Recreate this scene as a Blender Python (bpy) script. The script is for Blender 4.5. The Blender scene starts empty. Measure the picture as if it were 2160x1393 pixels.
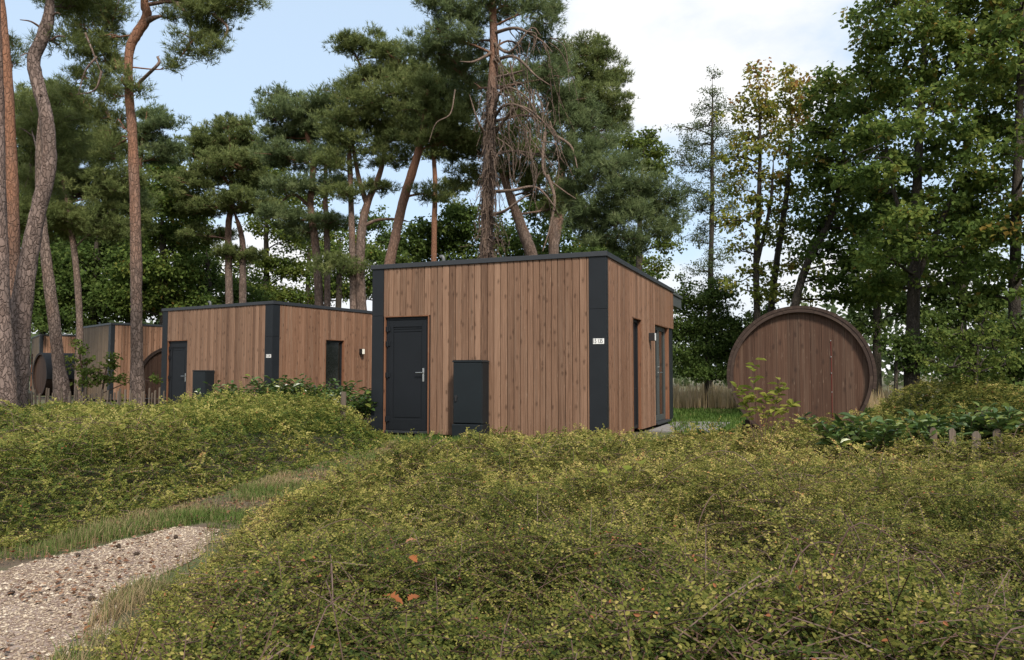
import bpy, bmesh, math, random
import numpy as np

R = math.radians
rng = np.random.default_rng(7)
random.seed(7)
S = bpy.context.scene

# ------------------------------------------------------------------ camera, sky, sun, exposure
FPX, HZ, CAMZ = 1620.0, 790.0, 1.12            # focal length in px of a 2160 px wide frame, horizon row, eye height
PITCH = math.atan((HZ - 696.5) / FPX)
cam_d = bpy.data.cameras.new('camera')
cam = bpy.data.objects.new('camera', cam_d)
S.collection.objects.link(cam)
cam.location = (0, 0, CAMZ)
cam.rotation_euler = (math.pi / 2 + PITCH, 0, 0)
cam_d.sensor_width = 36.0
cam_d.lens = 36.0 * FPX / 2160.0
cam_d.clip_start, cam_d.clip_end = 0.05, 3000
S.camera = cam

SUN_DIR = np.array([0.22, -0.66, 0.72]); SUN_DIR /= np.linalg.norm(SUN_DIR)
sun_d = bpy.data.lights.new('sun', 'SUN')
sun_d.energy = 3.5
sun_d.angle = R(10)
sun_d.color = (1.0, 0.92, 0.80)
sun = bpy.data.objects.new('sun', sun_d)
S.collection.objects.link(sun)
from mathutils import Vector
sun.rotation_euler = Vector(SUN_DIR).to_track_quat('Z', 'Y').to_euler()

W = bpy.data.worlds.new('World'); S.world = W; W.use_nodes = True
nt = W.node_tree; nt.nodes.clear()
def nd(t, kind, **kw):
    n = t.nodes.new(kind)
    for k, v in kw.items(): setattr(n, k, v)
    return n
sky = nd(nt, 'ShaderNodeTexSky', sky_type='NISHITA', sun_disc=False)
sky.sun_elevation = math.asin(SUN_DIR[2]); sky.sun_rotation = math.atan2(SUN_DIR[0], SUN_DIR[1])
sky.air_density = 1.0; sky.dust_density = 1.5; sky.ozone_density = 1.5
bg = nd(nt, 'ShaderNodeBackground'); bg.inputs['Strength'].default_value = 0.1
wo = nd(nt, 'ShaderNodeOutputWorld')
tc = nd(nt, 'ShaderNodeTexCoord')
mp = nd(nt, 'ShaderNodeMapping'); mp.inputs['Scale'].default_value = (1.0, 1.0, 1.9)
n1 = nd(nt, 'ShaderNodeTexNoise'); n1.inputs['Scale'].default_value = 2.6; n1.inputs['Detail'].default_value = 7; n1.inputs['Roughness'].default_value = 0.55
nt.links.new(tc.outputs['Generated'], mp.inputs['Vector']); nt.links.new(mp.outputs['Vector'], n1.inputs['Vector'])
def cloud_bank(direction, lo, hi):              # 0..1 towards one bank of cloud
    d = Vector(direction).normalized()
    dot = nd(nt, 'ShaderNodeVectorMath', operation='DOT_PRODUCT'); dot.inputs[1].default_value = d
    nt.links.new(tc.outputs['Generated'], dot.inputs[0])
    m = nd(nt, 'ShaderNodeMapRange'); m.interpolation_type = 'SMOOTHSTEP'
    m.inputs['From Min'].default_value = lo; m.inputs['From Max'].default_value = hi
    nt.links.new(dot.outputs['Value'], m.inputs['Value']); return m.outputs['Result']
def mth(op, a, b, clamp=False):
    n = nd(nt, 'ShaderNodeMath', operation=op, use_clamp=clamp)
    for i, v in enumerate((a, b)):
        if isinstance(v, (int, float)): n.inputs[i].default_value = v
        else: nt.links.new(v, n.inputs[i])
    return n.outputs[0]
sepw = nd(nt, 'ShaderNodeSeparateXYZ'); nt.links.new(tc.outputs['Generated'], sepw.inputs[0])
low = nd(nt, 'ShaderNodeMapRange'); low.interpolation_type = 'SMOOTHSTEP'
low.inputs['From Min'].default_value = 0.26; low.inputs['From Max'].default_value = 0.10   # cloud low over the horizon
nt.links.new(sepw.outputs['Z'], low.inputs['Value'])
bank = cloud_bank((0.27, 1.0, 0.50), 0.968, 0.994)
behind = cloud_bank((0.1, -1.0, 0.7), -0.2, 0.5)      # cloud cover behind the viewer
f = mth('ADD', mth('MULTIPLY', bank, 0.52), mth('MULTIPLY', low.outputs['Result'], 0.5))
f = mth('ADD', f, mth('MULTIPLY', behind, 0.35))
f = mth('ADD', f, mth('MULTIPLY', mth('SUBTRACT', n1.outputs['Fac'], 0.5), 1.5))
mr = nd(nt, 'ShaderNodeMapRange'); mr.interpolation_type = 'SMOOTHSTEP'
mr.inputs['From Min'].default_value = 0.22; mr.inputs['From Max'].default_value = 0.55
nt.links.new(f, mr.inputs['Value'])
veil = nd(nt, 'ShaderNodeMix', data_type='RGBA'); veil.inputs['Factor'].default_value = 0.62   # thin high veil
veil.inputs['B'].default_value = (5.7, 7.1, 8.6, 1)
nt.links.new(sky.outputs['Color'], veil.inputs['A'])
cm = nd(nt, 'ShaderNodeMix', data_type='RGBA'); cm.inputs['B'].default_value = (7.5, 7.55, 7.65, 1)
n2 = nd(nt, 'ShaderNodeTexNoise'); n2.inputs['Scale'].default_value = 5.5; n2.inputs['Detail'].default_value = 8; n2.inputs['Roughness'].default_value = 0.6
nt.links.new(mp.outputs['Vector'], n2.inputs['Vector'])
body = nd(nt, 'ShaderNodeMapRange'); body.inputs['From Min'].default_value = 0.36; body.inputs['From Max'].default_value = 0.56; nt.links.new(n2.outputs['Fac'], body.inputs['Value'])
cb = nd(nt, 'ShaderNodeMix', data_type='RGBA'); cb.inputs['A'].default_value = (6.1, 6.45, 6.9, 1); cb.inputs['B'].default_value = (7.4, 7.4, 7.45, 1)
nt.links.new(body.outputs['Result'], cb.inputs['Factor']); nt.links.new(cb.outputs['Result'], cm.inputs['B'])
nt.links.new(mr.outputs['Result'], cm.inputs['Factor']); nt.links.new(veil.outputs['Result'], cm.inputs['A'])
nt.links.new(cm.outputs['Result'], bg.inputs['Color']); nt.links.new(bg.outputs[0], wo.inputs['Surface'])

S.view_settings.view_transform = 'Standard'
S.view_settings.look = 'None'
S.view_settings.gamma = 1.0
S.view_settings.exposure = 0.56
S.render.engine = 'CYCLES'
S.cycles.max_bounces = 6; S.cycles.diffuse_bounces = 3; S.cycles.glossy_bounces = 3; S.cycles.transmission_bounces = 4
S.cycles.transparent_max_bounces = 4
S.cycles.use_denoising = True
S.cycles.caustics_reflective = False; S.cycles.caustics_refractive = False

# ------------------------------------------------------------------ geometry helpers
def P(px, py, D):
    """The point D metres ahead seen at a pixel of the 2160 x 1393 photograph."""
    xc, yc = (px - 1080.0) / FPX, (696.5 - py) / FPX
    Y = math.cos(PITCH) - yc * math.sin(PITCH); Z = math.sin(PITCH) + yc * math.cos(PITCH)
    return np.array([xc / Y * D, D, CAMZ + Z / Y * D])
def G(px, py, z=0.0):
    a = P(px, py, 1.0); t = (CAMZ - z) / (CAMZ - a[2])
    return np.array([a[0] * t, t, z])

def mesh_np(name, V, F, mats, attrs=None, uv=None, mat_idx=None, smooth=False):
    """V (n,3); F list of (m,k) index arrays."""
    me = bpy.data.meshes.new(name)
    V = np.asarray(V, np.float32)
    F = [np.asarray(f, np.int32) for f in (F if isinstance(F, list) else [F]) if len(f)]
    nl = sum(f.size for f in F); nf = sum(len(f) for f in F)
    me.vertices.add(len(V)); me.loops.add(nl); me.polygons.add(nf)
    me.vertices.foreach_set('co', V.ravel())
    li = np.concatenate([f.ravel() for f in F]); me.loops.foreach_set('vertex_index', li)
    sz = np.concatenate([np.full(len(f), f.shape[1], np.int32) for f in F])
    st = np.concatenate([[0], np.cumsum(sz)[:-1]]).astype(np.int32)
    me.polygons.foreach_set('loop_start', st)
    for m in (mats if isinstance(mats, (list, tuple)) else [mats]): me.materials.append(m)
    if mat_idx is not None: me.polygons.foreach_set('material_index', np.asarray(mat_idx, np.int32))
    me.polygons.foreach_set('use_smooth', np.full(nf, bool(smooth)))
    me.update(calc_edges=True)
    for k, a in (attrs or {}).items():
        at = me.attributes.new(k, 'FLOAT', 'POINT'); at.data.foreach_set('value', np.asarray(a, np.float32))
    if uv is not None:
        u = me.uv_layers.new(name='UVMap'); u.data.foreach_set('uv', np.asarray(uv, np.float32)[li].ravel())
    return me

def link(name, me, parent=None):
    o = bpy.data.objects.new(name, me); S.collection.objects.link(o)
    if parent is not None: o.parent = parent
    return o
def tag(o, label=None, cat=None, group=None, kind=None):
    for k, v in (('label', label), ('category', cat), ('group', group), ('kind', kind)):
        if v: o[k] = v
    return o
def thing(name, label, cat, loc, rz=0.0, group=None):
    o = bpy.data.objects.new(name, None); S.collection.objects.link(o)
    o.empty_display_size = 0.2; o.location = loc; o.rotation_euler = (0, 0, rz)
    return tag(o, label, cat, group)

class MB:
    """Collects prisms and tubes; uv holds metres across/along, tint a value per piece."""
    def __init__(s): s.V, s.F, s.U, s.T, s.n = [], {}, [], [], 0
    def add(s, V, faces, uv=None, tint=0.5):
        V = np.asarray(V, float)
        for f in faces: s.F.setdefault(len(f), []).append([i + s.n for i in f])
        s.V.append(V); s.n += len(V)
        s.U.append(np.asarray(uv, float) if uv is not None else V[:, [0, 2]])
        s.T.append(np.full(len(V), tint) if np.isscalar(tint) else np.asarray(tint, float))
    def box(s, a, b, tint=0.5, c=0.0):
        """Axis box, c chamfers every edge."""
        a, b = np.minimum(a, b).astype(float), np.maximum(a, b).astype(float)
        if c <= 0:
            V = [[(a, b)[i][0], (a, b)[j][1], (a, b)[k][2]] for i in (0, 1) for j in (0, 1) for k in (0, 1)]
            s.add(V, [(0, 1, 3, 2), (4, 6, 7, 5), (0, 4, 5, 1), (2, 3, 7, 6), (0, 2, 6, 4), (1, 5, 7, 3)], None, tint); return
        bm = bmesh.new(); bmesh.ops.create_cube(bm, size=1.0)
        for v in bm.verts: v.co = Vector([(a[i] + b[i]) / 2 + v.co[i] * (b[i] - a[i]) for i in range(3)])
        bmesh.ops.bevel(bm, geom=bm.edges[:], offset=c, segments=2, affect='EDGES', profile=0.5)
        bm.verts.index_update()
        s.add([v.co[:] for v in bm.verts], [[v.index for v in f.verts] for f in bm.faces], None, tint); bm.free()
    def tube(s, pts, rad, seg=8, tint=0.5, cap=True):
        V, F, U = tube(pts, rad, seg)
        F = [tuple(f) for f in F]
        if cap: F += [tuple(range(seg))[::-1], tuple(range(len(V) - seg, len(V)))]
        s.add(V, F, U, tint)
    def build(s, name, mat, parent=None, smooth=False):
        T = np.concatenate(s.T)
        me = mesh_np(name, np.concatenate(s.V), [np.array(f) for f in s.F.values()], mat, {'tint': T}, np.concatenate(s.U), smooth=smooth)
        return link(name, me, parent)

def tube(pts, rad, seg=8):
    pts = np.asarray(pts, float); n = len(pts); rad = np.broadcast_to(np.asarray(rad, float), (n,))
    t = np.gradient(pts, axis=0); t /= np.linalg.norm(t, axis=1)[:, None] + 1e-9
    ref = np.array([1.0, 0.13, 0]) if abs(t[:, 2]).mean() > 0.5 else np.array([0.05, 0.1, 1.0])
    a = np.cross(t, ref); a /= np.linalg.norm(a, axis=1)[:, None] + 1e-9
    b = np.cross(t, a)
    th = np.linspace(0, 2 * np.pi, seg, endpoint=False)
    V = pts[:, None, :] + rad[:, None, None] * (np.cos(th)[None, :, None] * a[:, None, :] + np.sin(th)[None, :, None] * b[:, None, :])
    i = np.arange(n - 1)[:, None] * seg; j = np.arange(seg)[None, :]; k = (j + 1) % seg
    F = np.stack([i + j, i + k, i + k + seg, i + j + seg], -1).reshape(-1, 4)
    L = np.concatenate([[0], np.cumsum(np.linalg.norm(np.diff(pts, axis=0), axis=1))])
    U = np.stack([np.broadcast_to(th[None] * rad[:, None], (n, seg)), np.broadcast_to(L[:, None], (n, seg))], -1).reshape(-1, 2)
    return V.reshape(-1, 3), F, U

def spline(p, n):
    """Catmull-Rom through rows of p (any columns)."""
    p = np.asarray(p, float)
    q = np.vstack([2 * p[0] - p[1], p, 2 * p[-1] - p[-2]])
    t = np.linspace(0, len(p) - 1 - 1e-6, n); i = t.astype(int); u = (t - i)[:, None]
    a, b, c, d = q[i], q[i + 1], q[i + 2], q[i + 3]
    return 0.5 * (2 * b + (c - a) * u + (2 * a - 5 * b + 4 * c - d) * u ** 2 + (3 * b - a - 3 * c + d) * u ** 3)

_lat = np.random.default_rng(99).random((256, 256))
def vnoise(x, y, s):
    x, y = np.asarray(x) / s + 100.0, np.asarray(y) / s + 100.0
    i, j = np.floor(x).astype(int), np.floor(y).astype(int); u, v = x - i, y - j
    u, v = u * u * (3 - 2 * u), v * v * (3 - 2 * v); L = lambda a, b: _lat[a % 256, b % 256]
    return (L(i, j) * (1 - u) + L(i + 1, j) * u) * (1 - v) + (L(i, j + 1) * (1 - u) + L(i + 1, j + 1) * u) * v
def sstep(a, b, x):
    t = np.clip((np.asarray(x, float) - a) / (b - a), 0, 1); return t * t * (3 - 2 * t)
def unit(v): return v / (np.linalg.norm(v, axis=-1, keepdims=True) + 1e-9)
def rdirs(n, r=rng): return unit(r.normal(size=(n, 3)))
def in_poly(x, y, poly):
    inside = np.zeros(len(x), bool); p = np.asarray(poly); n = len(p)
    for i in range(n):
        (x1, y1), (x2, y2) = p[i][:2], p[(i + 1) % n][:2]
        c = ((y1 > y) != (y2 > y)) & (x < (x2 - x1) * (y - y1) / (y2 - y1 + 1e-12) + x1); inside ^= c
    return inside
def poly_dist(x, y, poly):
    p = np.asarray(poly)[:, :2]; q = np.stack([x, y], -1); best = np.full(len(x), 1e9)
    for i in range(len(p)):
        a, b = p[i], p[(i + 1) % len(p)]; ab = b - a
        t = np.clip(((q - a) @ ab) / (ab @ ab + 1e-12), 0, 1)
        best = np.minimum(best, np.linalg.norm(q - a - t[:, None] * ab, axis=1))
    return best

# ------------------------------------------------------------------ materials
def mat(name):
    m = bpy.data.materials.new(name); m.use_nodes = True; t = m.node_tree
    return m, t, t.nodes['Principled BSDF']
def ramp(t, stops, src):
    r = nd(t, 'ShaderNodeValToRGB'); e = r.color_ramp.elements
    while len(e) < len(stops): e.new(0.5)
    for el, (p, c) in zip(e, stops): el.position = p; el.color = (*c, 1)
    t.links.new(src, r.inputs['Fac']); return r.outputs['Color']
def attr(t, name): return nd(t, 'ShaderNodeAttribute', attribute_name=name).outputs['Fac']
def tmath(t, op, a, b=0.0, clamp=False):
    n = nd(t, 'ShaderNodeMath', operation=op, use_clamp=clamp)
    for i, v in enumerate((a, b)):
        if isinstance(v, (int, float)): n.inputs[i].default_value = v
        else: t.links.new(v, n.inputs[i])
    return n.outputs[0]
def tmix(t, f, a, b, blend='MIX'):
    n = nd(t, 'ShaderNodeMix', data_type='RGBA', blend_type=blend)
    for s, v in (('Factor', f), ('A', a), ('B', b)):
        i = n.inputs[s] if s != 'Factor' else n.inputs[0]
        if isinstance(v, tuple): i.default_value = (*v, 1)
        elif isinstance(v, (int, float)): i.default_value = v
        else: t.links.new(v, i)
    return n.outputs['Result']
def noise(t, vec, scale, detail=4, rough=0.55, dim='3D'):
    n = nd(t, 'ShaderNodeTexNoise', noise_dimensions=dim); n.inputs['Scale'].default_value = scale
    n.inputs['Detail'].default_value = detail; n.inputs['Roughness'].default_value = rough
    if vec is not None: t.links.new(vec, n.inputs['Vector'])
    return n.outputs['Fac']
def vscale(t, vec, s):
    m = nd(t, 'ShaderNodeMapping'); m.inputs['Scale'].default_value = s; t.links.new(vec, m.inputs['Vector']); return m.outputs['Vector']
def bump(t, b, h, strength, dist=0.01):
    n = nd(t, 'ShaderNodeBump'); n.inputs['Strength'].default_value = strength; n.inputs['Distance'].default_value = dist
    t.links.new(h, n.inputs['Height']); t.links.new(n.outputs['Normal'], b.inputs['Normal'])

def mat_leaf(name, stops, trans=0.3, rough=0.6, spec=0.10):
    m, t, b = mat(name); out = t.nodes['Material Output']
    c = ramp(t, stops, attr(t, 'tint'))
    t.links.new(c, b.inputs['Base Color']); b.inputs['Roughness'].default_value = rough; b.inputs['Specular IOR Level'].default_value = spec
    tr = nd(t, 'ShaderNodeBsdfTranslucent'); hs = nd(t, 'ShaderNodeHueSaturation'); hs.inputs['Value'].default_value = 1.25; hs.inputs['Hue'].default_value = 0.49
    t.links.new(c, hs.inputs['Color']); t.links.new(hs.outputs[0], tr.inputs['Color'])
    ms = nd(t, 'ShaderNodeMixShader'); ms.inputs[0].default_value = trans
    t.links.new(b.outputs[0], ms.inputs[1]); t.links.new(tr.outputs[0], ms.inputs[2]); t.links.new(ms.outputs[0], out.inputs['Surface'])
    return m

def mat_wood(name, dark, mid, light, knot=(0.050, 0.026, 0.016), grain=1.0, gray=0.25):
    m, t, b = mat(name)
    uv = nd(t, 'ShaderNodeUVMap', uv_map='UVMap').outputs['UV']; ti = attr(t, 'tint')
    g1 = noise(t, vscale(t, uv, (90, 2.2, 1)), 1.0, 6, 0.6, '2D')
    g2 = noise(t, vscale(t, uv, (26, 0.5, 1)), 1.0, 3, 0.5, '2D')
    ring = nd(t, 'ShaderNodeTexWave', wave_type='BANDS', bands_direction='X'); ring.inputs['Scale'].default_value = 9
    ring.inputs['Distortion'].default_value = 14; ring.inputs['Detail'].default_value = 2; ring.inputs['Detail Scale'].default_value = 0.6
    t.links.new(vscale(t, uv, (1.3, 0.12, 1)), ring.inputs['Vector'])
    v = tmath(t, 'ADD', tmath(t, 'MULTIPLY', g1, 0.55 * grain), tmath(t, 'MULTIPLY', g2, 0.30))
    v = tmath(t, 'ADD', v, tmath(t, 'MULTIPLY', ring.outputs['Fac'], 0.13 * grain))
    v = tmath(t, 'ADD', v, tmath(t, 'MULTIPLY', tmath(t, 'SUBTRACT', ti, 0.5), 0.38))
    c = ramp(t, [(0.18, dark), (0.5, mid), (0.85, light)], v)
    # silvered weathering in long streaks
    w = noise(t, vscale(t, uv, (14, 0.35, 1)), 1.0, 4, 0.6, '2D')
    wm = nd(t, 'ShaderNodeMapRange'); wm.inputs['From Min'].default_value = 0.5; wm.inputs['From Max'].default_value = 0.75; wm.inputs['To Max'].default_value = gray * 1.4
    t.links.new(w, wm.inputs['Value']); c = tmix(t, wm.outputs['Result'], c, (0.19, 0.135, 0.098))
    # pale flecks painted into the colour as streaks of sheen on the boards
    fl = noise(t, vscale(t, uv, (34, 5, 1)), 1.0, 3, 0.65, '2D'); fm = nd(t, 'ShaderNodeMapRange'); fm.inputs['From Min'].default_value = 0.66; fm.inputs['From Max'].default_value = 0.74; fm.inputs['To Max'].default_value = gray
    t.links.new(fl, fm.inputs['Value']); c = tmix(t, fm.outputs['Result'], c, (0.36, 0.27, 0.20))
    # knots
    vo = nd(t, 'ShaderNodeTexVoronoi', voronoi_dimensions='2D'); vo.inputs['Scale'].default_value = 1.0
    wob = noise(t, vscale(t, uv, (30, 30, 1)), 1.0, 2, 0.5, '2D')
    t.links.new(vscale(t, uv, (7.0, 3.4, 1)), vo.inputs['Vector'])
    kd = tmath(t, 'ADD', vo.outputs['Distance'], tmath(t, 'MULTIPLY', tmath(t, 'SUBTRACT', wob, 0.5), 0.16))
    sel = tmath(t, 'GREATER_THAN', nd_sep(t, vo.outputs['Color']), 0.48)
    km = nd(t, 'ShaderNodeMapRange'); km.inputs['From Min'].default_value = 0.20; km.inputs['From Max'].default_value = 0.05; km.inputs['To Max'].default_value = 0.62
    t.links.new(kd, km.inputs['Value'])
    c = tmix(t, tmath(t, 'MULTIPLY', km.outputs['Result'], sel), c, knot)
    t.links.new(c, b.inputs['Base Color']); b.inputs['Roughness'].default_value = 0.62; b.inputs['Specular IOR Level'].default_value = 0.2
    bump(t, b, g1, 0.35, 0.004)
    return m
def nd_sep(t, col):
    n = nd(t, 'ShaderNodeSeparateColor'); t.links.new(col, n.inputs[0]); return n.outputs[0]

def mat_plain(name, col, rough=0.5, metal=0.0, spec=0.5, var=0.15, scale=3.0, bumpy=0.0):
    m, t, b = mat(name)
    o = nd(t, 'ShaderNodeTexCoord').outputs['Object']
    n = noise(t, o, scale, 5)
    c = tmix(t, n, tuple(x * (1 - var) for x in col), tuple(x * (1 + var) for x in col))
    t.links.new(c, b.inputs['Base Color']); b.inputs['Metallic'].default_value = metal; b.inputs['Specular IOR Level'].default_value = spec
    rr = tmath(t, 'ADD', tmath(t, 'MULTIPLY', noise(t, o, scale * 4, 4), 0.2), rough - 0.1); t.links.new(rr, b.inputs['Roughness'])
    if bumpy: bump(t, b, noise(t, o, 160, 3), bumpy, 0.002)
    return m

M = {}
M['board'] = mat_wood('cladding_wood', (0.080, 0.044, 0.028), (0.190, 0.110, 0.071), (0.310, 0.192, 0.129))
M['board_side'] = mat_wood('cladding_wood_weathered_sheen', (0.090, 0.046, 0.028), (0.195, 0.104, 0.064), (0.330, 0.195, 0.130), gray=0.4)
M['board_dull'] = mat_wood('cladding_wood_dull', (0.095, 0.066, 0.044), (0.165, 0.117, 0.076), (0.235, 0.170, 0.113), gray=0.2)
M['reveal'] = mat_wood('reveal_wood', (0.12, 0.05, 0.028), (0.20, 0.09, 0.05), (0.28, 0.14, 0.08))
M['sauna'] = mat_wood('sauna_wood', (0.030, 0.015, 0.010), (0.064, 0.033, 0.021), (0.110, 0.060, 0.039), (0.026, 0.014, 0.010), gray=0.2)
M['stave'] = mat_wood('stave_wood', (0.022, 0.013, 0.010), (0.038, 0.024, 0.019), (0.065, 0.042, 0.034), (0.02, 0.012, 0.01), gray=0.15)
M['picket'] = mat_wood('picket_wood', (0.060, 0.046, 0.035), (0.108, 0.085, 0.066), (0.175, 0.142, 0.115), gray=0.35)
M['anthracite'] = mat_plain('anthracite_panel', (0.0125, 0.0150, 0.0185), 0.5, bumpy=0.08, spec=0.25, var=0.3)
M['door'] = mat_plain('anthracite_door', (0.0088, 0.0108, 0.014), 0.55, bumpy=0.08, spec=0.25)
M['cabinet'] = mat_plain('cabinet_plastic', (0.0105, 0.0145, 0.0175), 0.5, bumpy=0.2, spec=0.25, var=0.3)
M['trim'] = mat_plain('roof_trim_metal', (0.024, 0.027, 0.032), 0.45)
M['canopy'] = mat_plain('canopy_metal', (0.055, 0.062, 0.062), 0.5)
M['roofing'] = mat_plain('roof_felt', (0.03, 0.03, 0.032), 0.85)
M['steel'] = mat_plain('brushed_steel', (0.55, 0.55, 0.54), 0.3, metal=1.0)
M['pipe'] = mat_plain('pipe_grey', (0.10, 0.105, 0.11), 0.5)
M['white'] = mat_plain('white_plate', (0.75, 0.75, 0.74), 0.4, var=0.05)
M['cream'] = mat_plain('lamp_diffuser', (0.8, 0.77, 0.68), 0.4, var=0.03)
M['ink'] = mat_plain('black_lettering', (0.015, 0.015, 0.016), 0.5)
M['glass'] = mat_plain('dark_glazing', (0.010, 0.012, 0.011), 0.12, spec=0.9, var=0.1)
M['panel_glass'] = mat_plain('solar_glass', (0.01, 0.013, 0.02), 0.12, spec=0.8)
M['core'] = mat_plain('cavity_lining', (0.018, 0.014, 0.012), 0.9)
M['felt'] = mat_plain('roof_shingle', (0.020, 0.021, 0.024), 0.8, var=0.3, scale=9, bumpy=0.5)
M['red'] = mat_plain('red_cord', (0.14, 0.018, 0.012), 0.5)
M['slab'] = mat_plain('paving_slab', (0.20, 0.19, 0.185), 0.85, var=0.2, scale=2, bumpy=0.4)
M['soil'] = mat_plain('brown_cone', (0.045, 0.028, 0.018), 0.8, var=0.4, scale=30)

def mat_bark(name, low, crack, high, plate=11.0, depth=0.8):
    """Scots pine: grey plated bark below, orange papery bark above ('warm' 0..1 along the stem)."""
    m, t, b = mat(name)
    o = nd(t, 'ShaderNodeTexCoord').outputs['Object']
    wv = nd(t, 'ShaderNodeVectorMath', operation='ADD')
    nz = nd(t, 'ShaderNodeTexNoise'); nz.inputs['Scale'].default_value = 11; nz.inputs['Detail'].default_value = 4; t.links.new(o, nz.inputs['Vector'])
    sc = nd(t, 'ShaderNodeVectorMath', operation='SCALE'); sc.inputs['Scale'].default_value = 0.10; t.links.new(nz.outputs['Color'], sc.inputs[0])
    t.links.new(o, wv.inputs[0]); t.links.new(sc.outputs[0], wv.inputs[1])
    vec = vscale(t, wv.outputs[0], (plate * 1.6, plate * 1.6, plate * 0.55))
    vo = nd(t, 'ShaderNodeTexVoronoi', feature='DISTANCE_TO_EDGE'); vo.inputs['Scale'].default_value = 1; t.links.new(vec, vo.inputs['Vector'])
    vc = nd(t, 'ShaderNodeTexVoronoi'); vc.inputs['Scale'].default_value = 1; t.links.new(vec, vc.inputs['Vector'])
    cellv = nd_sep(t, vc.outputs['Color'])
    fine = noise(t, vscale(t, o, (40, 40, 14)), 1, 5, 0.65)
    ed = nd(t, 'ShaderNodeMapRange'); ed.inputs['From Min'].default_value = -0.02; ed.inputs['From Max'].default_value = 0.13; t.links.new(vo.outputs['Distance'], ed.inputs['Value'])
    wm = attr(t, 'warm')
    lowc = tmix(t, cellv, tuple(x * 0.65 for x in low), tuple(x * 1.35 for x in low))
    highc = tmix(t, fine, tuple(x * 0.6 for x in high), tuple(x * 1.35 for x in high))
    wm2 = tmath(t, 'ADD', wm, tmath(t, 'MULTIPLY', tmath(t, 'SUBTRACT', noise(t, vscale(t, o, (3, 3, 1.2)), 1, 3), 0.5), 1.1), True)
    c = tmix(t, wm2, lowc, highc)
    c = tmix(t, tmath(t, 'MULTIPLY', tmath(t, 'SUBTRACT', 1.0, ed.outputs['Result']), tmath(t, 'SUBTRACT', depth, tmath(t, 'MULTIPLY', wm2, depth * 0.7))), c, crack)
    c = tmix(t, tmath(t, 'MULTIPLY', fine, 0.5), c, tuple(x * 0.7 for x in low))
    t.links.new(c, b.inputs['Base Color']); b.inputs['Roughness'].default_value = 0.85; b.inputs['Specular IOR Level'].default_value = 0.2
    bump(t, b, tmath(t, 'ADD', ed.outputs['Result'], tmath(t, 'MULTIPLY', fine, 0.6)), 0.8, 0.03)
    return m
M['pine_bark'] = mat_bark('pine_bark', (0.190, 0.140, 0.116), (0.060, 0.040, 0.032), (0.285, 0.130, 0.072))
M['pine_bark_near'] = mat_bark('pine_bark_plated', (0.200, 0.148, 0.128), (0.070, 0.046, 0.038), (0.27, 0.13, 0.075), plate=13.0)
M['grey_bark'] = mat_bark('grey_bark', (0.060, 0.050, 0.040), (0.028, 0.022, 0.018), (0.075, 0.06, 0.045), plate=12, depth=0.4)
M['dead_wood'] = mat_bark('dead_wood', (0.185, 0.140, 0.112), (0.09, 0.068, 0.054), (0.23, 0.145, 0.105), plate=14, depth=0.3)

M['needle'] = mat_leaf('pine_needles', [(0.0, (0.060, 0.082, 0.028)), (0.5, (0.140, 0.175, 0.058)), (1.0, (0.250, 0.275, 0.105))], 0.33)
M['needle_blue'] = mat_leaf('pine_needles_cool', [(0.0, (0.056, 0.080, 0.034)), (0.5, (0.125, 0.168, 0.070)), (1.0, (0.225, 0.265, 0.122))], 0.33)
M['maple'] = mat_leaf('broad_leaves', [(0.0, (0.042, 0.074, 0.017)), (0.5, (0.098, 0.150, 0.034)), (0.9, (0.185, 0.220, 0.05)), (1.0, (0.24, 0.17, 0.04))], 0.45)
M['maple_yellow'] = mat_leaf('turning_leaves', [(0.0, (0.065, 0.095, 0.018)), (0.40, (0.16, 0.195, 0.038)), (0.75, (0.30, 0.27, 0.06)), (1.0, (0.32, 0.17, 0.06))], 0.45)
M['willow'] = mat_leaf('small_grey_leaves', [(0.0, (0.050, 0.078, 0.032)), (0.5, (0.100, 0.135, 0.058)), (1.0, (0.17, 0.19, 0.085))], 0.42)
M['bright'] = mat_leaf('fresh_leaves', [(0.0, (0.055, 0.085, 0.018)), (0.5, (0.105, 0.145, 0.030)), (1.0, (0.19, 0.21, 0.05))], 0.42)
M['shoot'] = mat_leaf('shoot_leaves', [(0.0, (0.09, 0.13, 0.022)), (0.5, (0.20, 0.23, 0.04)), (1.0, (0.36, 0.34, 0.08))], 0.4)
M['darkleaf'] = mat_leaf('dark_leaves', [(0.0, (0.034, 0.060, 0.015)), (0.5, (0.076, 0.120, 0.029)), (1.0, (0.14, 0.185, 0.048))], 0.45)
M['cover'] = mat_leaf('ground_cover_leaves', [(0.0, (0.036, 0.070, 0.018)), (0.30, (0.098, 0.134, 0.028)), (0.58, (0.235, 0.228, 0.052)), (0.9, (0.48, 0.42, 0.155)), (1.0, (0.32, 0.13, 0.06))], 0.36, rough=0.6)
M['cover_gold'] = mat_leaf('ground_cover_leaves_olive', [(0.0, (0.034, 0.058, 0.015)), (0.28, (0.092, 0.110, 0.024)), (0.55, (0.212, 0.205, 0.048)), (0.88, (0.50, 0.41, 0.145)), (1.0, (0.32, 0.13, 0.06))], 0.33, rough=0.6)
M['laurel'] = mat_leaf('laurel_leaves', [(0.0, (0.030, 0.060, 0.018)), (0.6, (0.072, 0.122, 0.030)), (1.0, (0.19, 0.22, 0.05))], 0.2, rough=0.28, spec=0.5)
M['grass'] = mat_leaf('grass_blades', [(0.0, (0.060, 0.110, 0.022)), (0.5, (0.115, 0.160, 0.040)), (0.75, (0.20, 0.18, 0.08)), (1.0, (0.33, 0.245, 0.14))], 0.3)
M['straw'] = mat_leaf('dry_grass', [(0.0, (0.20, 0.19, 0.07)), (0.5, (0.44, 0.34, 0.18)), (1.0, (0.58, 0.45, 0.28))], 0.45)
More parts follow.
